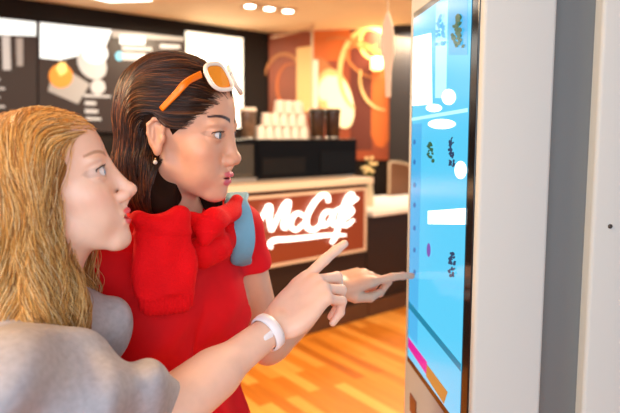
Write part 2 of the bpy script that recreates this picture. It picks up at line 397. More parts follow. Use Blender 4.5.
# dark canisters
def canister(u, wpx, top, label, body_m, off=.3, lid=None):
    s, _ = onw(u, 130, off); _, zt = onw(u, top, off); r = wpx/620*5/2*1.05; c = cw(s, off, z1+.002); h = zt-z1
    o = empty('bean_canister', c, label, 'canister')
    MB().lathe(c, [(r*.82, 0), (r*.86, .004), (r, h*.86), (r, h*.88)], 24).build('body', body_m, o, True)
    MB().lathe(c+Zc*h*.885, [(r*1.06, 0), (r*1.08, .004), (r*1.06, h*.1), (r*.9, h*.115)], 24).build('lid', lid or mat('black_lid', (.02, .02, .02), .3), o, True)
    MB().lathe(c+Zc*.001, [(r*.88, 0), (r*.9, .012), (r*.86, .014)], 24).build('base_ring', M_steel, o, True)
M_cof = mat('coffee_tinted_plastic', lin(60, 40, 26), .25, noise=(30, .3))
canister(317, 15, 109, 'smoky brown bean canister with black lid beside the stacked white cups', M_cof)
canister(332.5, 15, 109, 'smoky brown bean canister at the right end of the black machine top', M_cof)
canister(248, 14, 108, 'glassy canister with white lid left of the stacked paper cups', mat('grey_brown_plastic', lin(105, 85, 68), .2, noise=(25, .3)), .3, M_cup)
# flowers
s, z = onw(370, 178, .30); vb = cw(s, .30, zL)
vs = empty('flower_vase', vb, 'cream flower bunch in a pale vase on the low white counter beside the sign', 'flowers')
MB().lathe(vb+Zc*.001, [(.03, 0), (.04, .012), (.034, .10), (.022, .19), (.028, .20)], 20).build('vase', mat('pale_ceramic', lin(215, 200, 170), .3), vs, True)
M_pet = mat('cream_petals', lin(250, 225, 165), .6); M_stem = mat('green_stem', lin(90, 100, 50), .6)
for k in range(12):
    dx, dy, dz = random.uniform(-.065, .07), random.uniform(-.04, .04), random.uniform(.30, .43)
    tip = vb+W*dx+NN*dy+Zc*dz; MB().tube([vb+Zc*.12, vb+Zc*.22+W*dx*.3, tip], .0025, 5).build('stem', M_stem, vs)
    b = MB()
    for p in range(6):
        an = p*PI/3; d = np.array([math.cos(an), math.sin(an)*.7, math.sin(an)*.7]); b.lathe(tip+d*.011, [(.001, -.006), (.008, -.003), (.008, .003), (.001, .006)], 8, axis=(d[0], d[1], 1.2))
    b.lathe(tip, [(.001, -.005), (.006, 0), (.001, .006)], 8); b.build('blossom', M_pet, vs, True)

# ================================================================== MENU BOARDS on the back wall
def flat(name, pl, m, parent, off, th=.004, plane=None):
    f, c, nrm = plane or (onw, cw, NN); pt = [c(*((lambda s, z: (s, off, z))(*f(u, v, off)))) for u, v in pl]
    return MB().prism(pt, nrm*th).build(name, m, parent)
def rectpx(u0, v0, u1, v1, sl=.11): return [(u0, v0), (u1, v0+(u1-u0)*sl), (u1, v1+(u1-u0)*sl*.3), (u0, v1)]
def ell_px(u, v, ru, rv, n=28, rot=0):
    c, s = math.cos(rot), math.sin(rot)
    return [(u+ru*math.cos(t)*c-rv*math.sin(t)*s, v+ru*math.cos(t)*s+rv*math.sin(t)*c) for t in (2*PI*i/n for i in range(n))]
OB = OFF_B-.03
M_bd = mat('menu_board_face', lin(46, 37, 34), .35, emit=lin(74, 60, 56), es=.3, spec=.25); M_bl = mat('menu_white_face', (.5, .5, .5), .4, emit=lin(236, 245, 243), es=.85)
M_bt = mat('menu_lettering', (.35, .34, .33), .4, emit=lin(190, 184, 178), es=.55); M_bg2 = mat('menu_grey_lit', (.35, .34, .33), .4, emit=lin(130, 125, 122), es=.45)
M_bun = mat('burger_picture', lin(200, 120, 40), .4, emit=lin(205, 125, 45), es=.8); M_cyan = mat('cyan_accent', lin(90, 170, 200), .4, emit=lin(90, 170, 200), es=.8)
b1 = empty('menu_board', cw(-5, OFF_B, 1.5), 'left backlit menu board with white patch along the top, running off the left edge', 'menu board')
def slp(u, v): return (u, v)
flat('panel', [(-160, 0), (37, 21.2), (37, 128), (-160, 128)], M_bd, b1, OB, .028)
flat('patch', [(-160, 1), (36, 22), (36, 36), (-160, 30)], M_bl, b1, OB-.004)  # plain pale shape along the top of the board
flat('picture', [(2, 36), (10, 36), (11, 70), (3, 70)], M_bt, b1, OB-.004); flat('picture', [(16, 38), (23, 38), (23, 66), (17, 66)], M_bg2, b1, OB-.004)
for k in range(5): flat('text_line', rectpx(-24, 78+k*9, 0+5*(k % 2), 80.5+k*9, .02), M_bt, b1, OB-.004)
b2 = empty('menu_board', cw(-3.4, OFF_B, 1.5), 'dark backlit menu board picturing a burger and a white coffee cup', 'menu board')
flat('panel', [(39, 21.5), (186, 36.8), (186, 134), (39, 130)], M_bd, b2, OB, .028)
flat('patch', [(40, 22.4), (112, 30), (104, 50), (60, 60), (40, 58)], M_bl, b2, OB-.004)
flat('patch', [(112, 30), (184, 37.5), (184, 41), (112, 37)], M_bg2, b2, OB-.004)
flat('saucer_picture', ell_px(92, 64, 17, 13, rot=.9), M_bt, b2, OB-.008)
flat('cup_picture', ell_px(95, 53, 13, 11, rot=.2), mat('cup_picture_white', (.35, .34, .33), .4, emit=(1, .99, .95), es=.75), b2, OB-.012)
flat('tray_picture', [(52, 74), (60, 65), (90, 84), (78, 104), (48, 91)], M_bg2, b2, OB-.008)
flat('burger_picture', ell_px(61, 76, 12, 12, rot=.3), M_bun, b2, OB-.012)
flat('fries_picture', [(56, 68), (60, 62), (66, 63), (67, 72), (60, 76)], mat('yellow_picture', lin(235, 195, 110), .4, emit=lin(235, 195, 110), es=.8), b2, OB-.016)
flat('badge_picture', ell_px(98, 87, 7.5, 7.5), M_bt, b2, OB-.008)
for u0, v0, u1, v1, m in ((120, 35, 145, 44, M_bl), (122, 46, 152, 50, M_bt), (122, 52, 146, 60, M_bt), (84, 94, 111, 97, M_bt), (85, 101, 96, 105, M_bt), (85, 109, 98, 113, M_bt), (86, 117, 101, 120, M_bt), (160, 44, 180, 48, M_bt), (163, 51, 172, 60, M_bg2), (156, 66, 182, 69, M_bt)):
    flat('text_line', rectpx(u0, v0, u1, v1, .06), m, b2, OB-.009)
flat('text_line', ell_px(119.5, 56, 4, 4.5), M_cyan, b2, OB-.009)
b3 = empty('menu_board', cw(-1.5, OFF_B, 1.5), 'bright blank white backlit board behind the brunette woman\'s head', 'menu board')
flat('panel', [(187, 31), (243, 38), (243, 128), (187, 128)], mat('cream_backlit_panel', (1, 1, 1), .4, emit=(1, .93, .72), es=.85), b3, OB-.02, .04)
flat('frame', [(185.5, 29), (244.5, 36.2), (244.5, 130), (185.5, 130)], M_dwall, b3, OB+.019, .01)

# ================================================================== MURAL
PM = (onm, cm, -N2)
def colm(name, c, es=.12): return mat(name, c, .55, emit=c, es=es)
mu = empty('wall_mural', cm(1, -.02, 1.6), 'orange brown wall mural with cream circles, swirls and a big pale cup', 'mural')
uR = 391
flat('panel', [(269, 34), (uR, 24), (uR, 160), (269, 160)], mat('mural_brown_orange', lin(122, 50, 18), .5, emit=lin(150, 66, 22), es=.12, noise=(1.2, .45)), mu, -.02, .01, PM)
m1 = colm('mural_dark_brown', lin(92, 32, 12)); m2 = colm('mural_orange', lin(190, 92, 24)); m3 = colm('mural_yellow', lin(222, 178, 112), .15); m4 = colm('mural_cream', lin(250, 228, 178), .35); m5 = colm('mural_tan', lin(176, 108, 54))
def mf(name, pl, m, lev): flat(name, pl, m, mu, -.032-.0015*lev, .001, PM)
mf('colour_block', [(313, 30), (350, 27.5), (350, 60), (313, 62)], m2, 0)
mf('colour_block', [(350, 27.5), (372, 25.6), (372, 150), (350, 150)], m1, 1)
mf('colour_block', [(372, 26), (390, 25), (390, 85), (372, 85)], m1, 2)
mf('colour_block', [(372, 70), (389, 70), (389, 140), (383, 148), (376, 146), (371, 135)], m2, 3)
mf('circle', ell_px(322, 75, 12, 20, rot=-.5), m5, 3)
mf('circle', ell_px(335, 98, 17, 30, rot=-.25), m3, 4)
mf('circle', ell_px(340, 102, 13, 27, rot=-.25), m4, 5)
mf('circle', ell_px(327, 88, 8, 13, rot=.3), m4, 6)
mf('colour_block', [(296.5, 48), (311, 46), (311, 112), (296.5, 112)], m3, 5)
mf('colour_block', [(313, 60), (318, 60), (318, 112), (313, 112)], mat('mural_pale_strip', lin(235, 200, 170), .5, emit=lin(250, 222, 190), es=.35), 7)
def ring(u, v, ru, rv, t0, t1, wd, m, lev, rot=0, n=40):
    c, s_ = math.cos(rot), math.sin(rot); o = []; i_ = []
    for k in range(n+1):
        t = t0+(t1-t0)*k/n; w_ = wd*(.45+.55*math.sin(PI*k/n))
        for L_, q in ((o, w_/2), (i_, -w_/2)):
            a, b = (ru+q)*math.cos(t), (rv+q)*math.sin(t); L_.append((u+a*c-b*s_, v+a*s_+b*c))
    mf('swirl', o+i_[::-1], m, lev)
ring(284, 84, 20, 30, 3.4, 6.1, 4, m5, 4); ring(290, 86, 13, 22, 1, 5, 2.5, m2, 5)
ring(368, 70, 28, 42, 1.9, 5.4, 5, m3, 8, .1); ring(378, 42, 18, 18, 1.3, 5.3, 4, m3, 9); ring(366, 62, 22, 12, 0, 6, 2.6, m5, 10, .6); ring(357, 54, 34, 12, 3.3, 6.1, 3, m5, 11, .35)
ring(386, 78, 26, 32, 1.6, 3.4, 3, m3, 12); ring(364, 38, 14, 10, .2, 3.3, 3, m5, 13, .3)
# glass pane edge in front of the mural
gp = empty('glass_partition', cm(.5, -.4, 1.4), 'clear glass pane with pale edges standing before the orange mural', 'glass panel')
flat('pane', [(272, 38), (312, 30), (312, 112), (272, 112)], mat('clear_glass', (.2, .15, .1), .3, alpha=.03, spec=.1), gp, -.5, .008, PM)
flat('edge_trim', [(311.4, 25), (313.4, 25), (313.4, 112), (311.4, 112)], mat('pale_glass_edge', lin(200, 175, 140), .3), gp, -.51, .02, PM)
flat('edge_trim', [(272, 37), (313, 27), (313, 28.8), (272, 38.8)], mat('pale_glass_edge', lin(190, 150, 110), .3), gp, -.51, .02, PM)
# wall lamp
s, z = onm(377, 64, -.1)
wl = empty('wall_lamp', cm(s, -.06, z), 'small glowing warm wall lamp on the right of the mural', 'lamp')
MB().lathe(cm(s, -.12, z-.07), [(.05, 0), (.07, .02), (.06, .13), (.05, .14)], 20).build('lamp_shade', mat('warm_lamp_shade', (1, .8, .5), .5, emit=(1, .62, .22), es=2.6), wl, True)
MB().box(cm(s-.02, -.12, z-.03), W2*.04, N2*.09, Zc*.05).build('bracket', M_steel, wl)
# dark column at the right of the mural
s0_, _ = onm(390, 100, -.12)
col_ = MB().box(cm(s0_, -.16, 0), W2*2, N2*.155, Zc*CEIL).build('trim_1', mat('dark_column', lin(26, 17, 14), .6)); tag(col_, kind='structure')

# ================================================================== CEILING FITTINGS
dl = PZ(268, 7, CEIL); dd = np.array([.93, .37, 0])
sp = empty('ceiling_spotlight_unit', dl, 'recessed triple spotlight set in the cream ceiling above the mural', 'light')
M_spot = mat('spot_lens', (1, 1, 1), .3, emit=(1, .93, .8), es=9)
A_, B_ = PZ(250, 5, CEIL), PZ(288, 10, CEIL); dv = (B_-A_)/2; pv = np.array([-dv[1], dv[0], 0])/np.linalg.norm(dv)
MB().box(A_-dv*.25-pv*.1-Zc*.012, dv*2.5, pv*.2, Zc*.011, .003).build('frame', mat('spot_frame', lin(220, 190, 150), .5), sp)
for k in range(3): MB().lathe(A_+dv*k-Zc*.02, [(.042, 0), (.046, .004), (.05, .008)], 20).build('spotlight', M_spot, sp, True)
c0 = PZ(110, 0, CEIL)
pnl = empty('ceiling_panel_light', c0, 'flat square ceiling light above the dark menu board, cut by the top edge', 'light')
q = [PZ(u, v, CEIL-.012) for u, v in ((72, -6), (120, -8), (152, 1), (110, 2.2))]
MB().prism(q, Zc*.011).build('diffuser', mat('panel_diffuser', (1, 1, 1), .4, emit=(1, .95, .85), es=3), pnl)
# hanging spoon-shaped mobile
Yd = 2.6
def spw(v): return 0
hs = empty('hanging_paper_spoon', P(387, 96, Yd), 'white spoon-shaped paper cutout hanging on a thread beside the kiosk', 'decoration')
prof = [(385.6, 97), (390.3, 97), (390.6, 80), (391.2, 68), (393.6, 54), (394, 40), (392.6, 26), (389.4, 15), (387.6, 11), (385.6, 15), (382, 27), (380.6, 41), (381.6, 55), (384.6, 69), (385.2, 80)]
MB().prism([P(u, v, Yd) for u, v in prof], np.array([.003, .006, 0])).build('spoon', mat('white_card', lin(238, 222, 205), .6, noise=(9, .08)), hs)
tp = P(387.6, 12, Yd); MB().tube([tp, (tp[0], tp[1], CEIL)], .0022, 6).build('thread', mat('pale_thread', lin(200, 190, 170), .6), hs)

# ================================================================== KIOSK
KF = P(412, 200, 1.47)*[1, 1, 0]; KN = P(470, 200, 1.085)*[1, 1, 0]
kd = (KN-KF); KW = np.linalg.norm(kd); kd /= KW; kn = np.array([-kd[1], kd[0], 0]); kn = kn if kn[0] > 0 else -kn     # kn = into the kiosk (+x)
def onk(u, v, off=0):
    d = ray(u, v); t = ((KF[:2] @ kn[:2])+off)/(d[:2] @ kn[:2]); p = np.array([0, 0, CZ])+d*t
    return float((p-KF) @ kd), float(p[2])
def ck(s, off, z): return KF*[1, 1, 0]+kd*s+kn*off+Zc*z
zTop = onk(414, 19.5)[1]; zBot = onk(408.6, 355)[1]
kk = empty('self_order_kiosk', ck(.2, .1, 0), 'tall white double-sided ordering kiosk with a bright blue touchscreen', 'kiosk')
M_kw = mat('white_kiosk_shell', lin(186, 196, 198), .6, spec=.3, noise=(1.5, .015)); M_kg = mat('grey_kiosk_core', lin(106, 112, 114), .35, noise=(2, .03)); M_kb = mat('black_bezel', (.008, .008, .01), .12)
KT = 2.25; t0, t1 = -.042, KW+.040
MB().box(ck(t0, 0, 0), kd*(t1-t0), kn*.126, Zc*KT, .007, 4).build('housing', M_kw, kk, True)
MB().box(ck(t0+.02, .1255, 0), kd*(t1-t0-.045), kn*.081, Zc*KT).build('core', M_kg, kk)
MB().box(ck(t0, .206, 0), kd*(t1-t0), kn*.126, Zc*KT, .007, 4).build('housing', M_kw, kk, True)
MB().box(ck(-.007, -.003, zBot-.016), kd*(KW+.031), kn*.006, Zc*(zTop-zBot+.03), .002).build('bezel', M_kb, kk)
def kf(name, m, pts, lev, px=True):
    pt = [onk(u, v) if px else (u*KW, zTop-(zTop-zBot)*v) for u, v in pts]
    pt = [(min(max(s_, .001), KW-.009), min(max(z_, zBot+.001), zTop-.001)) for s_, z_ in pt]
    return MB().prism([ck(s_, -.0038-.0003*lev, z_) for s_, z_ in pt], kn*.0003).build(name, m, scr if name != 'screen' else kk)
def em_(name, c, e): return mat(name, (0, 0, 0), .15, emit=c, es=e)
M_scr = em_('screen_blue', lin(84, 190, 228), .85)
scr = None
scr = kf('screen', M_scr, [(0, 0), (1, 0), (1, 1), (0, 1)], 0, False)
M_sw = em_('screen_white', (.95, 1, 1), 1.5); M_sb = em_('screen_pale_blue', lin(165, 228, 248), 1); M_sd = em_('screen_deep_blue', lin(72, 168, 218), .85)  # screen_white also draws reflections on the glass as emissive shapes
M_st = em_('screen_teal', lin(22, 120, 150), .9); M_sm = em_('screen_magenta', lin(190, 20, 130), 1); M_sg = em_('screen_dark_green', lin(48, 88, 62), .9); M_sk = em_('screen_ink', lin(40, 60, 90), .9)
kf('side_menu', M_sd, [(0, .3), (.22, .3), (.22, .93), (0, .93)], 1, False)
kf('upper_banner', em_('screen_header', lin(70, 175, 225), .95), [(0, 0), (1, 0), (1, .13), (0, .06)], 1, False)
kf('white_patch', M_sw, [(414, 38), (433, 33), (434, 104), (414, 106)], 2)
def kel(u, v, ru, rv): return ell_px(u, v, ru, rv, 20)
kf('tile', M_sb, [(438, 0), (450, 0), (448, 98), (437, 98)], 1); kf('tile', M_sd, [(451, 0), (470, 0), (470, 55), (451, 55)], 2)
kf('white_patch', M_sw, kel(451, 97, 7, 8), 3); kf('white_patch', M_sw, kel(444, 124, 14, 5), 3)  # glass reflections drawn as glowing white patches
kf('white_patch', M_sw, kel(436, 108, 8, 4), 3); kf('white_patch', M_sw, kel(463, 170, 6, 9), 3)
kf('white_band', M_sw, [(430, 211), (471, 209), (471, 226), (430, 224)], 3)
kf('strip', M_sb, [(412, 118), (470, 108), (470, 112), (412, 121)], 2)
kf('divider_line', M_st, [(409, 299), (470, 371), (470, 379), (409, 306)], 3)
kf('promo_band', M_sm, [(410, 337), (429, 362), (428, 374), (410, 347)], 3)
kf('promo_band', em_('screen_gold', lin(170, 120, 60), .8), [(429, 364), (450, 392), (446, 404), (428, 376)], 3)
def sprig(u, v, ru, rv, m):
    for k in range(26):
        t = random.random(); a = random.uniform(-1, 1); kf('item_picture', m, ell_px(u+ru*a*(.25+.75*t), v+rv*(t*2-1)*.85, ru*random.uniform(.2, .42), rv*random.uniform(.07, .16), 8, random.uniform(-1, 1)), 4+k % 8)
sprig(433, 153, 4.2, 12, M_sg); sprig(454, 152, 3.2, 16, M_sk); sprig(455, 264, 4.5, 14, M_sk); sprig(460, 30, 7, 20, M_sg); sprig(443, 30, 5, 18, M_sd)
for v in (142, 162, 185, 205, 228, 250, 272): kf('menu_icon', em_('screen_icon_blue', lin(50, 110, 165), .9), kel(416.5, v, 1.3, 2.6), 4)
kf('menu_icon', em_('screen_purple', lin(110, 80, 160), .9), kel(431, 250, 2, 7), 5)
MB().box(ck(.02, -.002, zBot-.13), kd*.055, kn*.004, Zc*.045, .001).build('card_slot', mat('brown_slot', lin(120, 70, 45), .4), kk)
MB().lathe(ck(t1-.001, .238, onk(618, 285)[1]), [(.004, 0), (.004, .003), (.003, .004)], 12, axis=tuple(kd)).build('screw', mat('dark_screw', (.1, .1, .1), .4, 1), kk)

# ================================================================== PEOPLE
def head_frame(R, lp, u, v, Y, sc):
    return Frame(P(u, v, Y)-R @ (np.array(lp)*sc), R, sc)
def add_head(f, h, mouth=.0018, jaw=0.0, nose=0.0, nz=0.0, top=.084, eye=.0060, fh=0):
    L = -jaw
    f.ell(h, (-.006-fh*.3, 0, .028), (.097-fh*.7, .072, top), 0)
    f.ell(h, (.028, 0, .036), (.064-fh*.8, .057, .060-fh*.8), .02)
    f.ell(h, (.034, 0, -.030), (.052, .052, .070), .03)
    f.ell(h, (.020, 0, -.062), (.052, .042, .040), .02)
    for s in (-1, 1):
        f.cone(h, (.002, s*.044, -.060), (.066, s*.014, -.099+L), .015, .012, .022)
        f.ell(h, (.053, s*.038, -.030), (.024, .020, .020), .016)
        f.ell(h, (.060, s*.030, -.056), (.022, .018, .026), .02)
    f.ell(h, (.076, 0, -.099+L), (.014, .016, .013), .018)
    f.ell(h, (.072, 0, -.070), (.021, .026, .024), .016)
    for s in (-1, 1):
        f.ell(h, (.101, s*.033, .0005), (.017, .017, .012), .014, 's')
        f.ell(h, (.080-fh*.7, s*.026, .0165), (.012, .022, .006), .012)
    f.cone(h, (.085-fh*.3, 0, .008), (.1015+nose, 0, -.033), .0072, .0082, .014)
    f.ell(h, (.1035+nose, 0, -.0375+nz), (.0110, .0108, .0090), .008)
    f.cone(h, (.100+nose, 0, -.043+nz), (.0935, 0, -.054), .0052, .005, .006)
    for s in (-1, 1):
        f.ell(h, (.0950, s*.0125, -.0425), (.0105, .0064, .0074), .007)
        f.ell(h, (.0995+nose*.5, s*.0068, -.0498), (.0052, .0028, .0028), .003, 's')
        # lids: slightly larger than the ball, opened by an almond
        f.ell(h, (.0725, s*.0320, -.001), (.0148, .0152, .0142), .005)
        f.ell(h, (.0915, s*.0335, -.0005), (.017, .0150, eye), .0012, 's')
        f.ell(h, (.0725, s*.0320, -.001), (.0122, .0126, .0122), .0, 's')
    # lips
    f.ell(h, (.0895, 0, -.0655), (.0085, .0205, .0050), .005)
    f.cone(h, (.0955, -.006, -.0655), (.0955, .006, -.0655), .0032, .0032, .005)
    f.ell(h, (.0875, 0, -.0775+L*.5), (.0090, .0180, .0055), .005)
    f.ell(h, (.098, 0, -.0712+L*.25), (.016, .0175, mouth), .0015, 's')
    for s in (-1, 1):   # ears
        R = rotm(s*-14, 6, 0)
        f.ell(h, (-.007, s*.0745, -.013), (.0135, .0050, .024), .006, 'u', R)
        f.ell(h, (-.005, s*.0820, -.012), (.0085, .0060, .014), .005, 's', R)
        e = [(.003, .0725, -.006), (.006, .0745, .006), (.001, .0775, .0135), (-.010, .0800, .0135), (-.018, .0815, .004), (-.0175, .0805, -.010), (-.011, .0775, -.024), (-.004, .0755, -.034)]
        for a, b in zip(e, e[1:]): f.cone(h, (a[0], s*a[1], a[2]), (b[0], s*b[1], b[2]), .0030, .0030, .003)
        f.ell(h, (-.003, s*.0735, -.036), (.0065, .0045, .0085), .005)
        f.cone(h, (-.012, s*.0775, .004), (-.010, s*.0775, -.016), .0018, .0022, .003)
        f.ell(h, (.005, s*.0735, -.016), (.0035, .004, .006), .004)
def head_color(V, h, skin, lip, brow, browz=.024, lash=(.05, .03, .03), c=None, blush=.25, eye=.006):
    q = h.l(V); C = np.tile(np.array(skin), (len(V), 1)) if c is None else c; x, y, z = q.T; ay = np.abs(y); n = lambda a, b, t: a*(1-t[:, None])+np.array(b)*t[:, None]
    near = (np.abs(x) < .14) & (np.abs(z) < .14) & (ay < .1)
    t = np.exp(-(((ay-.045)/.018)**2+((z+.036)/.016)**2))*(x > .03)*blush*near; C = n(C, np.array(skin)*[1.02, .62, .60], t)
    t = np.exp(-(((x-.11)/.012)**2+((z+.04)/.011)**2))*.25*near; C = n(C, np.array(skin)*[1.0, .7, .66], t)
    # lips
    u = ((z+.0648)/.0052)**2+(y/.0195)**2; l = ((z+.078)/.0066)**2+(y/.0172)**2
    t = np.maximum(1-sstep(u, .75, 1.15), 1-sstep(l, .75, 1.15))*(x > .078)*near; C = n(C, lip, t)
    t = (1-sstep(((z+.0712)/.0022)**2+(y/.0165)**2, .6, 1.2))*(x > .07)*(x < .092)*near; C = n(C, (.25, .03, .03), t)
    # brows
    a = (ay-.010)/.040; zc = browz+.006*np.sin(np.clip(a, 0, 1)*2.6)-.001; wd = .0042*(1-.6*np.clip(a, 0, 1))
    t = (1-sstep(np.abs(z-zc)/wd, .55, 1.15))*(a > -.02)*(a < 1)*(x > .03)*near*.97; C = n(C, brow, t)
    # lash line
    e = ((ay-.0335)/.0168)**2+((z+.0005)/(eye+.0009))**2
    t = (1-sstep(e, 1.02, 1.45))*(z > -.0012)*(x > .05)*near*.3; C = n(C, lash, t)
    t = (1-sstep(e, .95, 1.25))*(z <= -.0012)*(x > .05)*near*.35; C = n(C, lash, t)
    return C
def eyes(h, parent, iris):
    for s in (-1, 1):
        c = h.w((.0725, s*.0320, -.001)); r = .0126*h.s
        n, m_ = 32, 24; V = []; C = []; g = np.array(h.v((.985, s*-.06, .0))); g /= np.linalg.norm(g)
        up = np.array([0, 0, 1.]); a = np.cross(up, g); a /= np.linalg.norm(a); b = np.cross(g, a)
        ths = [0, .06, .12, .165, .18, .26, .34, .42, .46, .5, .6, .8, 1.1, 1.5, 2, 2.6, PI]
        for t in ths:
            for k in range(n):
                ph = 2*PI*k/n; V.append(c+r*(g*math.cos(t)*(1.04 if t < .45 else 1)+(a*math.cos(ph)+b*math.sin(ph))*math.sin(t)))
                C.append((.01, .01, .012) if t < .17 else iris if t < .44 else tuple(x*.3 for x in iris) if t < .48 else (.82, .80, .80))
        Fq = [(i*n+k, i*n+(k+1) % n, (i+1)*n+(k+1) % n, (i+1)*n+k) for i in range(len(ths)-1) for k in range(n)]
        pydata('eye', V, Fq, M_eye, parent, True, C)
M_lash = mat('dark_lashes', lin(34, 20, 20), .5)
def lashes(h, parent, eye, n=13, ln=.006):
    for s in (-1, 1):
        b = MB(); pts = []
        for k in range(17):
            t = PI*(1-k/16)*.94+.06; y = .0335+.0150*math.cos(t); z = -.0005+eye*math.sin(t)
            x = .0725+.0148*math.sqrt(max(.05, 1-((y-.032)/.0152)**2-((z+.001)/.0142)**2))+.0002
            pts.append(np.array([x, s*y, z]))
        b.tube([h.w(p) for p in pts], [.0004+.0005*math.sin(PI*(.15+.85*(1-k/16))) for k in range(17)], 6)
        for k in range(2, 15):
            p = pts[k]; o = (abs(p[1])-.0335)/.015; l = ln*(.8+.3*o)
            b.tube([h.w(p), h.w(p+np.array([.5, s*.45*o, .12])*l), h.w(p+np.array([.85, s*.8*o, .55])*l)], [.0003, .00025, .0001], 4)
        b.build('eyelashes', M_lash, parent, True)
M_eye = mat('eye_surface', attr='tint', rough=.08, coat=.6)
def skin_mat(n): return mat(n, attr='tint', rough=.42, sss=.12, spec=.4, noise=(60, .03))

def add_hand(f, fr, side, curls, thumb, k=.006):
    """fr: X to fingertips, Z back of the hand, Y = Z x X ; side=+1 right hand (thumb +Y), -1 left hand"""
    y = lambda v: v*side
    f.ell(fr, (.046, y(.002), -.002), (.052, .038, .0135), .012)
    f.ell(fr, (.075, y(.006), .000), (.022, .036, .0115), .012)
    f.cone(fr, (.008, y(.016), -.006), (.05, y(.026), -.008), .016, .011, .014)
    f.ell(fr, (.035, y(-.022), -.008), (.034, .014, .013), .012)
    kn = [(.088, .027, .000), (.092, .008, .002), (.087, -.011, .001), (.079, -.028, -.002)]
    ln = [(.043, .026, .021), (.047, .030, .021), (.043, .028, .021), (.034, .021, .019)]
    rd = [.0088, .0090, .0085, .0074]; fan = [.05, .0, -.05, -.11]
    for i in range(4):
        p = np.array([kn[i][0], y(kn[i][1]), kn[i][2]]); an = 0; r = rd[i]
        f.cone(fr, (kn[i][0]-.04, y(kn[i][1]*.75), -.001), p, r*.9, r*1.06, .008)
        for j in range(3):
            an += math.radians(curls[i][j]); d = np.array([math.cos(an)*math.cos(fan[i]), y(math.sin(fan[i]))*math.cos(an), -math.sin(an)])
            q = p+d*ln[i][j]; r2 = r*(.93 if j < 2 else .84); f.cone(fr, p, q, r, r2, .0035 if j else .005); p = q; r = r2
    p = np.array([.016, y(.020), -.008]); r = .0135
    for j, (tx, ty, tz) in enumerate(thumb):
        q = np.array([tx, y(ty), tz]); r2 = (.0115, .0098, .0080)[j]; f.cone(fr, p, q, r, r2, .007 if j == 0 else .003); p = q; r = r2
def hand_frame(W0, T, dors, side, sc=1.0):
    X = T-W0; X /= np.linalg.norm(X); Z = np.array(dors, float); Z -= X*(Z @ X); Z /= np.linalg.norm(Z); Y = np.cross(Z, X)
    return Frame(W0, np.stack([X, Y, Z], 1), sc)

def merge(parts):
    Vs, Qs, n = [], [], 0
    for V, Q in parts: Vs.append(V); Qs.append(Q+n); n += len(V)
    return np.concatenate(Vs), np.concatenate(Qs)

# ---- strands
def grad(f, Q, e=.0015):
    g = np.zeros_like(Q)
    for i in range(3):
        d = np.zeros(3); d[i] = e; g[:, i] = f(Q+d)-f(Q-d)
    g /= np.maximum(np.linalg.norm(g, axis=1), 1e-9)[:, None]; return g
def trace(shell, roots, field, levels, steps, step):
    """strands that follow the iso-levels of the hair volume along a combing direction"""
    p = roots.copy(); out = [p.copy()]
    for i in range(steps):
        g = grad(shell, p); v = field(p, i/steps); v = v-g*(v*g).sum(1)[:, None]*.96; v /= np.maximum(np.linalg.norm(v, axis=1), 1e-9)[:, None]
        p = p+v*step; g = grad(shell, p); lv = levels*min(1, (i+1)/4)
        p = p-g*((shell(p)-lv)*min(1, .3+i*.1))[:, None]; out.append(p.copy())
    return np.stack(out, 1)    # n, steps+1, 3
def strand_mesh(name, A, fr, rad, cols, parent, m, lens=None, n=3):
    """A local strands (n, k, 3) -> tubes"""
    V = []; N, K, _ = A.shape; Wd = fr.o+(A*fr.s) @ fr.R.T
    T = np.gradient(Wd, axis=1); T /= np.maximum(np.linalg.norm(T, axis=2), 1e-9)[..., None]
    up = np.array([.3, -.9, .2]); a = np.cross(T, up); a /= np.maximum(np.linalg.norm(a, axis=2), 1e-9)[..., None]; b = np.cross(T, a)
    prof = np.ones(K); prof[-6:] = np.linspace(1, .15, 6)
    R = rad[:, None]*prof[None]
    ring = np.stack([Wd+(a*math.cos(2*PI*j/n)+b*math.sin(2*PI*j/n))*R[..., None] for j in range(n)], 2)   # N,K,n,3
    V = ring.reshape(-1, 3); idx = np.arange(N*K*n).reshape(N, K, n)
    Q = np.stack([idx[:, :-1], np.roll(idx, -1, 2)[:, :-1], np.roll(idx, -1, 2)[:, 1:], idx[:, 1:]], -1).reshape(-1, 4)
    C = np.repeat(cols.reshape(N, -1, 3) if cols.ndim == 3 else np.repeat(cols[:, None], K, 1), n, axis=1).reshape(-1, 3) if cols.ndim == 2 else np.repeat(cols[:, :, None], n, 2).reshape(-1, 3)
    return link(name, np_mesh(name, V, Q, C), m, parent, True)
def fib(n):
    i = np.arange(n)+.5; ph = np.arccos(1-2*i/n); th = PI*(1+5**.5)*i
    return np.stack([np.cos(th)*np.sin(ph), np.sin(th)*np.sin(ph), np.cos(ph)], 1)

# =============================== BRUNETTE
SKIN_B = lin(222, 168, 138)
RB = rotm(-14, -7, 0); HB = head_frame(RB, (.085, -.0315, 0), 221, 135, 1.05, 1.04)
nb = np.array([-.262, 1.14, 1.335])
Rsh = np.array([-.372, 1.035, 1.285]); Lsh = np.array([-.152, 1.265, 1.315]); cB = (Rsh+Lsh)/2
fx = np.array([.712, -.702, 0]); sx_ = np.array([.702, .712, 0]); TB = Frame(cB*[1, 1, 0], np.stack([fx, sx_, Zc], 1))    # local: X chest, Y her left
TIP = P(407.5, 266.5, 1.452); EL = P(268, 346, 1.275); fB = Field(); add_head(fB, HB, .0016, nose=-.0030, fh=.008)
WR = P(334, 284, 1.385); hdB = hand_frame(WR, TIP+[0, 0, .0], (-.1, -.28, .95), -1, 1.0)
LEN = np.linalg.norm(TIP-WR); hdB = hand_frame(WR-(TIP-WR)*.08, TIP, (-.1, -.28, .95), -1, 1.0); hdB.s = LEN*1.08/.185
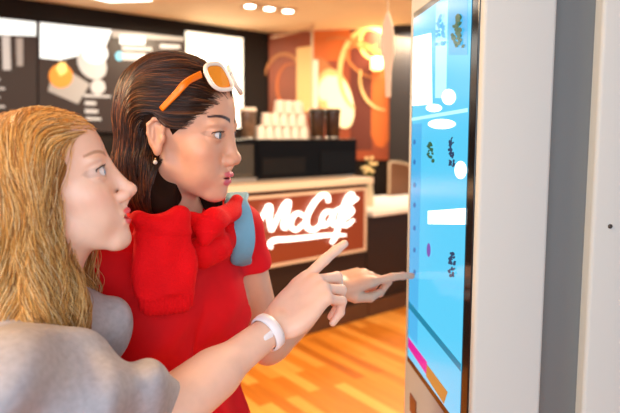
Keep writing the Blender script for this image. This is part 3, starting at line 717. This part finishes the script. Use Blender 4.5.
fB.cone(HB, (-.020, 0, -.045), (-.034, 0, -.10), .047, .044, .03); fB.cone(ID, HB.w((-.030, 0, -.09)), nb, .044, .05, .03)
fB.cone(ID, nb, Lsh-[.03, .02, .01], .05, .038, .05); fB.cone(ID, nb, Rsh+[.03, .02, -.01], .05, .038, .05)
def torso(f, T, z1, wsh, k=.05, g=0):
    f.ell(T, (0, 0, z1-.13), (.085+g, wsh+g, .15+g), k); f.ell(T, (.0, 0, z1-.30), (.085+g, .115+g, .14+g), k); f.ell(T, (-.005, 0, z1-.46), (.09+g*1.8, .138+g*1.8, .12+g), k)
    for s in (-1, 1): f.ell(T, (.034, s*.066, z1-.155), (.05+g, .052+g, .06+g), .06)
torso(fB, TB, 1.30, .15)
fB.cone(ID, Lsh, EL, .044, .036, .03); fB.cone(ID, EL, WR, .036, .024, .02); fB.cone(ID, EL+(WR-EL)*.12, EL+(WR-EL)*.45, .036, .033, .02)
add_hand(fB, hdB, -1, [(-2, 8, 6), (28, 102, 62), (36, 100, 60), (44, 96, 55)], [(.044, .036, -.020), (.078, .034, -.030), (.104, .024, -.030)])
ER_ = np.array([-.43, 1.02, 1.01]); WRr = np.array([-.38, .99, .80]); fB.cone(ID, Rsh, ER_, .042, .036, .03); fB.cone(ID, ER_, WRr, .035, .025, .02)
hr = hand_frame(WRr, WRr+[.03, 0, -.18], (-.3, -.95, 0), 1); add_hand(fB, hr, 1, [(10, 20, 15), (14, 22, 15), (16, 24, 15), (20, 26, 15)], [(.040, .036, -.020), (.066, .044, -.03), (.09, .046, -.036)])
def legs(f, T, z1, rad=.0, top=.0):
    o = []
    for s in (-1, 1):
        hip = T.w((0, s*.085, .86)); kn = T.w((.02, s*.09, .48)); an = T.w((-.01, s*.095, .09))
        f.cone(ID, hip, kn, .085+rad, .056+rad, .03); f.cone(ID, kn, an, .055+rad, .038+rad, .02); o.append(an)
    return o
legs(fB, TB, 0); 
personB = empty('person', (TB.o[0], TB.o[1], 0), 'woman with dark brown bob in a red top pointing her finger at the touchscreen', 'person')
def build_body(f, H, boxes_fine, box_coarse, cutfn, colfn, m, parent, hf=.0016, hc=.006):
    parts = [nets(f, lo, hi, h) for lo, hi, h in boxes_fine]
    V, Q = nets(f, *box_coarse, hc); keep = ~cutfn(V[Q].mean(1)); parts.append((V, Q[keep]))
    V, Q = merge(parts); used = np.unique(Q); mp = np.full(len(V), -1); mp[used] = np.arange(len(used)); V = V[used]; Q = mp[Q]
    return link('body', np_mesh('body', V, Q, colfn(V)), m, parent, True)
def bb(pts, pad): a = np.array(pts); return a.min(0)-pad, a.max(0)+pad
hb = bb([HB.w((.0, 0, .02)), nb], .14); hb = (HB.o+[-.14, -.13, -.20], HB.o+[.15, .13, .14])
ab = bb([EL, WR, TIP, EL+(Lsh-EL)*.6], .05)
bodyB = build_body(fB, HB, [(*hb, .0017), (*ab, .0017)], ((-.6, .85, .02), (.1, 1.55, 1.42)),
    lambda c: ((c > hb[0]+.006) & (c < hb[1]-.006)).all(1) | ((c > ab[0]+.006) & (c < ab[1]-.006)).all(1),
    lambda V: head_color(V, HB, SKIN_B, lin(214, 104, 114), lin(42, 26, 36), .0245), skin_mat('warm_skin'), personB)
eyes(HB, bodyB, lin(70, 80, 90)); lashes(HB, bodyB, .006)

# shirt
M_red = mat('red_cotton', lin(222, 8, 22), .75, noise=(25, .06), bump=(450, .25, .001), spec=.25)
fs = Field(); torso(fs, TB, 1.315, .155, .05, .012)
fs.cone(ID, nb-[0, 0, .012], Lsh-[.01, .01, -.002], .056, .056, .05); fs.cone(ID, nb-[0, 0, .012], Rsh, .056, .052, .05)
SLE = Lsh+(EL-Lsh)*.30; fs.cone(ID, Lsh+[-.008, 0, 0], SLE, .050, .054, .03); fs.cone(ID, Rsh, Rsh+(ER_-Rsh)*.5, .054, .055, .03)
fs.ell(TB, (.0, 0, .90), (.125, .172, .13), .05)
fs.cone(ID, HB.w((-.030, 0, -.08)), nb+[0, 0, .035], .047, .050, .006, 's')
aE = (EL-Lsh)/np.linalg.norm(EL-Lsh)
fs.box(Frame(SLE+aE*.052, hand_frame(SLE, SLE+aE, (0, -1, 0), 1).R), (0, 0, 0), (.035, .09, .09), .002, .004, 's')
def shirt_folds(Q, d):
    q = TB.l(Q); x, y, z = q.T
    a = np.sin(z*38+y*30+2*np.sin(y*12))*.0055*sstep(-z, -1.22, -1.05)+np.sin((y*.8-z*.5)*75+np.sin(z*25)*1.5)*.0035
    a += -.010*np.exp(-((y+.02-(z-1.1)*.25)/.010)**2)*sstep(-z, -1.22, -1.1)*(x > 0)
    return d-a
fs.post = shirt_folds
shirtB = sdf_obj('shirt', fs, (-.6, .85, .78), (.12, 1.5, 1.42), .0035, M_red, personB)
M_jean = mat('blue_denim', lin(86, 104, 140), .8, noise=(60, .1), bump=(500, .3, .001))
fj = Field(); legs(fj, TB, 0, .008); fj.ell(TB, (-.005, 0, .86), (.105, .158, .10), .04)
sdf_obj('jeans', fj, (-.55, .8, .06), (.1, 1.5, .97), .007, M_jean, personB)
def shoe(T, parent, m, nm='shoe'):
    for s in (-1, 1):
        f = Field(); f.ell(T, (.07, s*.097, .034), (.10, .042, .036), .01); f.ell(T, (-.01, s*.095, .06), (.055, .045, .055), .03)
        f.box(T, (.05, s*.096, .012), (.125, .044, .011), .01, .004); f.cone(T, (-.01, s*.095, .13), (-.01, s*.095, .2), .036, .04, .01, 's')
        c = T.w((.05, s*.096, .06)); sdf_obj(nm, f, c-.17, c+[.17, .17, .1], .005, m, parent)
M_shoe = mat('white_canvas_shoe', lin(225, 222, 215), .7)
shoe(TB, personB, M_shoe)

# tied sweater
M_knit = mat('red_knit', lin(228, 6, 18), .85, noise=(25, .06), bump=(300, .6, .0025), spec=.2)
fk = Field()
c1 = [nb+[-.055, .035, .0], nb+[-.075, -.035, -.005], nb+[-.03, -.085, -.02], nb+[.035, -.098, -.03], nb+[.092, -.070, -.035], nb+[.105, -.005, -.015], nb+[.085, .055, .01], nb+[.02, .08, .018], nb+[-.055, .035, .0]]
c1 = catmull(c1, 4); rr = [.024+.005*math.sin(i*1.3) for i in range(len(c1))]
for a, b, r1, r2 in zip(c1, c1[1:], rr, rr[1:]): fk.cone(ID, a, b, r1, r2, .006)
# drape to both shoulders
fk.cone(ID, nb+[-.03, -.07, -.02], Rsh+[.015, -.02, .042], .035, .03, .03); fk.cone(ID, nb+[.07, .03, .0], Lsh+[-.03, -.015, .030], .030, .018, .03)
KN_ = P(203, 226, 1.03)
for dx, dy, dz, r in ((0, 0, 0, .018), (-.022, .008, .008, .017), (.02, .014, .012, .016), (.004, -.002, -.016, .012)): fk.ell(ID, KN_+[dx, dy, dz], (r*1.15, r, r), .006)
fk.cone(ID, KN_+[.02, .01, .01], P(236, 208, 1.16), .018, .018, .015); fk.cone(ID, KN_+[.02, .0, .0], P(222, 238, 1.09), .015, .009, .01)
# hanging sleeve, flattened tube from the neck to its ribbed cuff
top_, bot_ = P(163, 216, .985), P(165, 312, .985)
Xs = (bot_-top_)/np.linalg.norm(bot_-top_); Ys = np.cross(np.array([.35, -.93, 0]), Xs); Ys /= np.linalg.norm(Ys); Zs = np.cross(Xs, Ys)
SF = Frame(top_, np.stack([Xs, Ys, Zs], 1)); Ls = np.linalg.norm(bot_-top_)
fk.box(SF, (Ls*.40, 0, .004), (Ls*.46, .048, .021), .018, .008); fk.box(SF, (Ls*.62, .002, .002), (Ls*.36, .045, .019), .017, .01)
fk.box(SF, (Ls*.90, .002, .002), (Ls*.12, .040, .016), .014, .006)
hole_ = hand_frame(SLE, SLE+aE, (0, -1, 0), 1)
def knit(Q, d):
    q = SF.l(Q); x, y, z = q.T
    rib = np.sin(y*900)*.0010*sstep(x, Ls*.79, Ls*.82)*(np.abs(y) < .06)*(np.abs(z) < .04)
    fold = (np.sin(y*95+x*12+np.sin(x*30))*.0036+np.sin(x*55+y*60)*.0022)*(1-sstep(x, Ls*.75, Ls*.82))
    w_ = np.sin(Q[:, 2]*160+Q[:, 0]*60+np.sin(Q[:, 1]*50))*.0022*(x < .03)
    return d-rib-fold-w_
fk.post = knit
fk.cone(ID, HB.w((-.028, 0, -.07)), nb+[0, 0, .03], .044, .046, .004, 's')
sw = sdf_obj('sweater', fk, (-.45, .93, 1.05), (-.05, 1.4, 1.44), .0022, M_knit)
tag(sw, 'red knitted sweater tied round the shoulders of the dark-haired woman, sleeve hanging', 'sweater')

# backpack with light blue strap
M_strap = mat('light_blue_strap', lin(112, 172, 200), .6, noise=(20, .08), bump=(400, .3, .001))
bpk = empty('backpack', TB.w((-.20, 0, 1.0)), 'light blue backpack whose strap crosses the red sweater at her far shoulder', 'backpack')
fb_ = Field(); fb_.box(TB, (-.20, 0, 1.12), (.05, .12, .17), .045, .01)
sdf_obj('bag', fb_, TB.w((-.20, 0, 1.12))-[.2, .2, .2], TB.w((-.20, 0, 1.12))+[.2, .2, .2], .006, M_strap, bpk)
def ribbon(pts, wd, th, side):
    c = catmull(pts, 8); b = bmesh.new(); rings = []
    for i, p in enumerate(c):
        t = c[min(i+1, len(c)-1)]-c[max(i-1, 0)]; t /= np.linalg.norm(t); s_ = np.array(side(i/(len(c)-1)), float); s_ -= t*(s_ @ t); s_ /= np.linalg.norm(s_); n_ = np.cross(t, s_)
        w_ = wd(i/(len(c)-1)) if callable(wd) else wd
        rings.append([b.verts.new(tuple(p+s_*math.copysign(abs(math.cos(a))**.6, math.cos(a))*w_/2+n_*math.copysign(abs(math.sin(a))**.8, math.sin(a))*th/2*(1+.25*math.cos(3*a)))) for a in (2*PI*k/16 for k in range(16))])
    for a, c2 in zip(rings, rings[1:]):
        for k in range(16): b.faces.new((a[k], a[(k+1) % 16], c2[(k+1) % 16], c2[k]))
    b.faces.new(rings[0][::-1]); b.faces.new(rings[-1]); bmesh.ops.recalc_face_normals(b, faces=b.faces); return b
sb = MB(); sb.add(ribbon([TB.w((-.12, .09, 1.30)), P(232, 197, 1.25), P(236, 203, 1.155), P(241, 218, 1.13), P(243.5, 240, 1.125), P(241, 258, 1.15), P(238, 272, 1.24), TB.w((-.12, .14, 1.05))],
    lambda t: .044-.014*max(0, abs(t-.4)-.2)*2, .014, lambda t: (.9, .25, .12)))
sb.build('strap', M_strap, bpk, True)

# ---- brunette hair
shB = Field(); shB.ell(ID, (-.011, 0, .034), (.099, .082, .089), .0)
shB.ell(ID, (-.034, 0, .040), (.071, .078, .076), .03)
shB.ell(ID, (-.046, 0, -.030), (.053, .078, .095), .04); shB.box(ID, (-.032, -.002, -.096), (.058, .074, .050), .035, .04)
shB.cone(ID, (-.012, .068, -.02), (.042, .058, -.128), .02, .026, .02)
shB.cone(ID, (-.034, -.062, -.06), (.006, -.056, -.124), .02, .022, .02)
capB = Field(); capB.p = list(shB.p)
faceB = Field(); faceB.ell(ID, (.120, 0, -.045), (.112, .13, .100), 0)
earB = Field(); earB.ell(ID, (-.003, -.08, -.014), (.019, .03, .031), 0); earB.ell(ID, (.02, -.075, -.06), (.03, .035, .05), .01)
def cap_post(face, ear):
    def fn(Q, d):
        d = d+.004; d = -smin(-d, face(Q, .3), .006) if True else d
        d = np.maximum(d, -face(Q, .3)); d = np.maximum(d, -ear(Q, .3)); return d
    return fn
capB.post = lambda Q, d: np.maximum(np.maximum(d+.0045, -faceB(Q, .5)), -earB(Q, .5))
def hair_cap(cap, H, lo, hi, h, m, parent, col):
    V, Q = nets(cap, lo, hi, h); V = H.o+(V*H.s) @ H.R.T
    return link('hair', np_mesh('hair', V, Q, np.tile(np.array(col), (len(V), 1))), m, parent, True)
M_cap = mat('hair_underlayer', attr='tint', rough=.85, spec=.1); M_hairB = mat('brown_hair', attr='tint', rough=.34, spec=.6); M_hairY = mat('blonde_hair', attr='tint', rough=.42, spec=.45)
hairB = hair_cap(capB, HB, (-.16, -.13, -.17), (.12, .13, .15), .0035, M_cap, personB, lin(40, 23, 15))
def hl_B(x): return np.where(x > .02, .018+(x-.02)*.52, np.where(x > -.002, .018, -.05))
d0 = fib(21000); R0 = d0*np.array([.094, .076, .083])+np.array([-.009, 0, .030]); R0 = R0[(faceB(R0, .5) > -.001) & (earB(R0, .5) > .001) & (R0[:, 2] > -.06)]
R0 += rng.normal(0, .0015, R0.shape)
def fieldB(p, t):
    x, y, z = p.T; wb = sstep(x, -.080, -.020)*np.maximum(sstep(z, -.01, .035), sstep(x, -.01, .01)); eb = np.exp(-np.maximum(earB(p, .5), 0)/.008)*(x > -.035)*(y < 0)*sstep(z, -.01, .01); sg_ = np.tanh((y+.018)/.012)
    top = sstep(z, .06, .115)
    v = np.stack([-1.0*wb-.02, sg_*(.75*top+.05), -.12*wb*(1-eb)-1.0*(1-wb)*(1-eb)-.25*(1-top)*(1-wb)+.9*eb], 1)
    low = sstep(-z, .04, .11)*(1-wb); v[:, 0] += low*.25*sstep(-x, -.01, .05)
    return v
def do_strandsB():
    n = len(R0); lv = -rng.uniform(0, 1, n)**1.5*.009+.0015
    A = trace(shB, R0, fieldB, lv, 52, .0062)
    # cut where they reach the bob's end
    endz = -.140+rng.normal(0, .006, n)+.02*sstep(-A[:, -1, 0], .05, .1)
    z = A[:, :, 2]; hit = z < endz[:, None]; idx = np.where(hit.any(1), hit.argmax(1), A.shape[1]-1)
    K = A.shape[1]; tt = np.linspace(0, 1, K)[None]*idx[:, None]; i0 = np.floor(tt).astype(int); i1 = np.minimum(i0+1, K-1); fr_ = (tt-i0)[..., None]
    r_ = np.arange(n)[:, None]; A = A[r_, i0]*(1-fr_)+A[r_, i1]*fr_
    # drop strands crossing the face or the near ear
    bad = ((faceB(A.reshape(-1, 3), .5) < -.008) & (A.reshape(-1, 3)[:, 1] < .03)).reshape(n, K).any(1) | (earB(A.reshape(-1, 3), .5) < -.007).reshape(n, K).any(1) | ((A[:, :, 1] < .03) & (A[:, :, 0] > .006+.03*sstep(-A[:, :, 2], .07, .10)) & (A[:, :, 2] < -.02)).any(1); A = A[~bad]; n = len(A)
    ph = rng.uniform(0, 6.28, (n, 1)); s_ = np.linspace(0, 1, K)[None]; A[:, :, 1] += .0016*np.sin(s_*14+ph); A[:, :, 0] += .0014*np.sin(s_*11+ph*2)
    base = np.array([lin(50, 28, 18), lin(74, 40, 22), lin(120, 66, 32), lin(32, 18, 13), lin(150, 92, 48)]); pk = rng.choice(5, n, p=[.34, .27, .13, .2, .06])
    c = base[pk]*rng.uniform(.8, 1.2, (n, 1))
    strand_mesh('hair_strands', A, HB, rng.uniform(.0003, .00055, n), c, hairB, M_hairB)
do_strandsB()
# earring
er = HB.w((-.002, -.079, -.054))
ea = empty('earring', er, 'small pearl stud earring on the dark-haired woman\'s ear', 'earring')
MB().lathe(er, [(.0004, -.0038), (.0026, -.0027), (.0038, 0), (.0026, .0027), (.0004, .0038)], 14).build('pearl', mat('pearl', lin(235, 225, 215), .15), ea, True)
MB().lathe(er+[0, 0, .0045], [(.001, -.001), (.0016, 0), (.001, .003)], 10).build('hook', mat('gold', (.8, .55, .25), .2, 1), ea, True)

# sunglasses pushed up on the hair
sgl = empty('sunglasses', HB.w((.05, 0, .1)), 'white-framed sunglasses with orange temples pushed up on the dark hair', 'sunglasses')
GX = np.array([.83, 0, .56]); GX /= np.linalg.norm(GX)            # direction the lenses look, head-local
GZ = np.array([-.56, 0, .83]); GY = np.array([0, 1., 0]); GC = np.array([.078, 0, .094])
GF = Frame(HB.w(GC), HB.R @ np.stack([GX, GY, GZ], 1), HB.s)
M_gw = mat('white_frame_plastic', lin(240, 232, 220), .25); M_go = mat('orange_temple_plastic', lin(255, 128, 10), .3); M_gl = mat('orange_mirror_lens', lin(235, 150, 20), .12, .35)
for s in (-1, 1):
    o = []
    for k in range(36):
        t = 2*PI*k/36; a = .0265*math.copysign(abs(math.cos(t))**.75, math.cos(t)); b = .0225*math.copysign(abs(math.sin(t))**.75, math.sin(t))*(1.0 if math.sin(t) > 0 else 1.05)
        yy = s*(.0335+a); o.append((-.35*max(0, abs(yy)-.02)+.000, yy, b+.002*(abs(yy)/.06)))
    o.append(o[0]); o.append(o[1]); MB().tube([GF.w(p) for p in o], .0038, 8, False).build('frame', M_gw, sgl, True)
    pts = [GF.w(p) for p in o[:36]]; MB().prism(pts, -GF.v((1, 0, 0))*.0015).build('lens', M_gl, sgl)
    hin = np.array([-.020, s*.064, .010]); hw = GC+GX*hin[0]+GY*hin[1]+GZ*hin[2]
    end = np.array([.004, s*.086, .030]); ymid = s*.089
    pl_ = [hw, hw*.72+end*.28+np.array([0, s*.012, .002]), hw*.4+end*.6+np.array([0, s*.008, .0]), end]
    tb_ = MB(); tb_.add(ribbon([HB.w(p) for p in pl_], lambda t: .0135-.004*t, .0035, lambda t: HB.v((.35, 0, 1)))); tb_.build('temple', M_go, sgl, True)
MB().tube([GF.w((0, -.009, .006)), GF.w((.002, 0, .008)), GF.w((0, .009, .006))], .0034, 8).build('bridge', M_gw, sgl, True)

# =============================== BLONDE
SKIN_Y = lin(240, 202, 180)
RY = rotm(10, 13, 0); HY = head_frame(RY, (.085, -.0315, 0), 105, 170, .86, 1.0)
nY = np.array([-.405, .875, 1.235]); fY = Field(); add_head(fY, HY, .0042, .003, .002, .001, .074, .0072, .011)
RsY = np.array([-.352, .70, 1.215]); LsY = np.array([-.455, 1.0, 1.20]); cY = (RsY+LsY)/2
sy_ = LsY-RsY; sy_[2] = 0; sy_ /= np.linalg.norm(sy_); TY = Frame(cY*[1, 1, 0], np.stack([np.cross(sy_, Zc), sy_, Zc], 1))
EY = P(158, 418, .86); WY = P(276, 326, 1.03); TYP = P(361, 244, 1.13)
fY.cone(HY, (-.020, 0, -.045), (-.030, 0, -.10), .048, .045, .03); fY.cone(ID, HY.w((-.028, 0, -.09)), nY, .046, .052, .03)
fY.cone(ID, nY, LsY, .04, .036, .04); fY.cone(ID, nY-[0, 0, .01], RsY-[0, 0, .01], .038, .034, .04); torso(fY, TY, 1.20, .15)
fY.cone(ID, RsY, EY, .044, .037, .03); fY.cone(ID, EY, WY, .038, .0255, .02); fY.cone(ID, EY+(WY-EY)*.1, EY+(WY-EY)*.42, .039, .036, .03)
hdY = hand_frame(WY, TYP, (-.35, -.60, .70), 1, 1.0); hdY.s = np.linalg.norm(TYP-WY)/.186
add_hand(fY, hdY, 1, [(2, 5, 5), (38, 62, 40), (48, 70, 40), (52, 66, 38)], [(.040, .040, -.022), (.066, .040, -.038), (.088, .026, -.046)])
ELy = np.array([-.50, 1.02, .93]); WLy = np.array([-.44, 1.03, .72]); fY.cone(ID, LsY, ELy, .042, .036, .03); fY.cone(ID, ELy, WLy, .035, .025, .02)
hl = hand_frame(WLy, WLy+[.03, 0, -.18], (-.3, .95, 0), -1); add_hand(fY, hl, -1, [(10, 20, 15), (14, 22, 15), (16, 24, 15), (20, 26, 15)], [(.040, .036, -.020), (.066, .044, -.03), (.09, .046, -.036)])
legs(fY, TY, 0)
personY = empty('person', (TY.o[0], TY.o[1], 0), 'woman with long blonde hair in a loose grey top reaching her arm forward', 'person')
hy = (HY.o+[-.14, -.13, -.20], HY.o+[.15, .13, .14]); ay_ = bb([EY, WY, TYP], .05)
bodyY = build_body(fY, HY, [(*hy, .0017), (*ay_, .0017)], ((-.75, .5, .02), (-.1, 1.25, 1.32)),
    lambda c: ((c > hy[0]+.006) & (c < hy[1]-.006)).all(1) | ((c > ay_[0]+.006) & (c < ay_[1]-.006)).all(1),
    lambda V: head_color(V, HY, SKIN_Y, lin(230, 92, 104), lin(186, 150, 126), .022, (.22, .14, .14), eye=.0072), skin_mat('fair_skin'), personY)
eyes(HY, bodyY, lin(110, 150, 185)); lashes(HY, bodyY, .0072, ln=.0045)
tt_ = Field(); tt_.ell(HY, (.0845, 0, -.0688), (.0035, .013, .0042), .001); tt_.ell(HY, (.0825, 0, -.0760), (.0035, .011, .0030), .001)
sdf_obj('teeth', tt_, HY.w((.08, 0, -.07))-.025, HY.w((.08, 0, -.07))+.025, .001, mat('teeth', lin(245, 240, 232), .2), bodyY)
# grey top
M_grey = mat('grey_marl_jersey', lin(168, 170, 178), .9, noise=(120, .10), bump=(600, .5, .0012), spec=.15)
fg = Field(); torso(fg, TY, 1.205, .16, .06, .022)
fg.ell(TY, (0, 0, .93), (.14, .195, .19), .06)
CT = nY+[-.020, -.01, -.016]
fg.cone(ID, CT-[0, 0, .02], RsY+[-.01, -.02, -.02], .07, .068, .06); fg.cone(ID, CT-[0, 0, .02], LsY-[0, 0, .035], .060, .054, .05)
SLY = RsY+(EY-RsY)*.97; fg.cone(ID, RsY+[-.01, -.02, -.02], RsY+(EY-RsY)*.5+[0, -.01, -.01], .068, .070, .03); fg.cone(ID, RsY+(EY-RsY)*.5, SLY, .068, .058, .04)
fg.cone(ID, LsY-[0, 0, .03], LsY+(ELy-LsY)*.7, .056, .054, .03)
fg.ell(ID, P(108, 337, .93), (.030, .036, .048), .035)
# cowl neck roll
cc = catmull([CT+[.078*math.cos(t)-.008, .082*math.sin(t), .016-.006*math.cos(t)] for t in [2*PI*i/10 for i in range(11)]], 3)
for a, b in zip(cc, cc[1:]): fg.cone(ID, a, b, .026, .026, .03)
fg.cone(ID, HY.w((-.028, 0, -.06)), CT+[0, 0, .05], .062, .068, .01, 's')
aY = (WY-EY)/np.linalg.norm(WY-EY); aU = (EY-RsY)/np.linalg.norm(EY-RsY)
def grey_folds(Q, d):
    q = TY.l(Q); x, y, z = q.T; u = (Q-RsY) @ aU; r = Q-RsY-u[:, None]*aU
    a = np.sin(u*55+Q[:, 2]*20+np.sin(Q[:, 0]*30)*1.6)*.009*sstep(u, .02, .10)*(u < .5)
    a += np.sin(Q[:, 0]*34-Q[:, 2]*46+np.sin(Q[:, 1]*20)*1.5)*.008*sstep(-y, -.1, .05)
    a += np.sin(Q[:, 0]*18+Q[:, 2]*30+1)*.008
    return d-a
fg.post = grey_folds
sdf_obj('top', fg, (-.78, .5, .80), (-.08, 1.25, 1.40), .0038, M_grey, personY)
fj = Field(); legs(fj, TY, 0, .008); fj.ell(TY, (-.005, 0, .86), (.105, .158, .10), .04)
sdf_obj('jeans', fj, (-.75, .5, .06), (-.1, 1.2, .97), .007, mat('dark_denim', lin(50, 58, 80), .8, noise=(60, .1)), personY)
shoe(TY, personY, M_shoe)
# wristband
wb_ = WY+(EY-WY)*.08; Rw = .0305; X = aY; Y_ = np.cross(Zc, X); Y_ /= np.linalg.norm(Y_); Z_ = np.cross(X, Y_)
M_wb = mat('white_wristband', lin(245, 245, 250), .4); bm_ = MB(); bm_.lathe(wb_-X*.009, [(Rw*.93, 0), (Rw*1.06, .001), (Rw*1.09, .009), (Rw*1.06, .017), (Rw*.93, .018), (Rw*.92, .009)], 40, axis=tuple(X), close=False)
wbo = empty('wristband', wb_, 'white paper wristband on the blonde woman\'s reaching wrist', 'wristband'); bm_.build('band', M_wb, wbo, True)
tp_ = wb_+np.array([.2, -.85, .1])*Rw; MB().box(tp_-X*.010+[0, -.006, -.012], X*.022, (0, .008, 0), Z_*.020, .003).build('clasp', M_wb, wbo, True)

# ---- blonde hair
shY = Field(); shY.ell(ID, (-.017, 0, .025), (.105, .084, .081), .0); shY.ell(ID, (-.062, 0, -.01), (.062, .082, .085), .04)
shY.box(ID, (-.064, 0, -.10), (.066, .084, .10), .045, .05); shY.cone(ID, (.002, -.066, .02), (-.030, -.062, -.20), .018, .022, .025); shY.cone(ID, (.012, .066, .02), (.000, .06, -.16), .018, .020, .025)
shY.box(ID, (-.094, -.005, -.19), (.078, .092, .05), .04, .05)
faceY = Field(); faceY.ell(ID, (.122, 0, -.040), (.103, .13, .093), 0); faceY.cone(ID, (.10, 0, -.07), (.045, 0, -.30), .076, .070, .02)
capY = Field(); capY.p = list(shY.p); capY.post = lambda Q, d: np.maximum(d+.006, -faceY(Q, .5))
hairY = hair_cap(capY, HY, (-.19, -.15, -.25), (.13, .15, .15), .0035, M_cap, personY, lin(140, 98, 54))
def hl_Y(x): return np.where(x > .03, .030+(x-.03)*.55, -.04)
R1 = d0*np.array([.095, .076, .076])+np.array([-.008, 0, .030]); R1 = R1[(R1[:, 2] > hl_Y(R1[:, 0]))]; R1 += rng.normal(0, .0015, R1.shape)
def fieldY(p, t):
    x, y, z = p.T; front = sstep(x, .020, .045)*sstep(z, .03, .06); tm = sstep(x, -.01, .03)*(1-front)*sstep(z, -.08, -.02); top = sstep(z, .05, .11); sg_ = np.tanh(y/.01)
    return np.stack([-.9*front-.12*top-.7*tm-.30*sstep(-z, .0, .05), sg_*(.9*top*(1-.6*front)+.35*front), (-1.0*(1-top)-.2)*(1-.85*front)], 1)
def do_strandsY():
    n = len(R1); lv = -rng.uniform(0, 1, n)**1.3*.014+.002
    A = trace(shY, R1, fieldY, lv, 60, .0062); K = A.shape[1]
    s_ = np.linspace(0, 1, K)[None]; ph = rng.uniform(0, 6.28, (n, 1))
    clump = 2.2*np.sin(A[:, 30, 0:1]*75)+2.2*np.sin(A[:, 30, 1:2]*85)+rng.normal(0, .25, (n, 1))
    ampl = .011*sstep(-A[:, :, 2], -.02, .14)
    A[:, :, 0] += ampl*np.sin(s_*17+clump)+.0025*np.sin(s_*23+ph); A[:, :, 1] += ampl*.6*np.cos(s_*15+clump*1.3)+.0015*np.sin(s_*19+ph*3)
    fl_ = rng.random(n) < .09; lift = np.where(fl_, rng.uniform(.004, .016, n), 0)[:, None]*np.sin(s_*PI)**.7
    A[:, :, 2] += lift*sstep(A[:, :, 2], .02, .09); A[:, :, 0] += lift*.3*np.sin(s_*9+ph)
    endz = -.20+rng.normal(0, .015, n); AF = A.reshape(-1, 3); bad = ((faceY(AF, .5) < -.007)).reshape(n, K).any(1); A = A[~bad]; n = len(A)
    base = np.array([lin(222, 170, 92), lin(200, 140, 66), lin(240, 200, 132), lin(150, 98, 46), lin(248, 222, 170)]); pk = rng.choice(5, n, p=[.3, .25, .2, .15, .1])
    c = base[pk]*rng.uniform(.85, 1.15, (n, 1))
    strand_mesh('hair_strands', A, HY, rng.uniform(.00028, .0005, n), c, hairY, M_hairY)
do_strandsY()
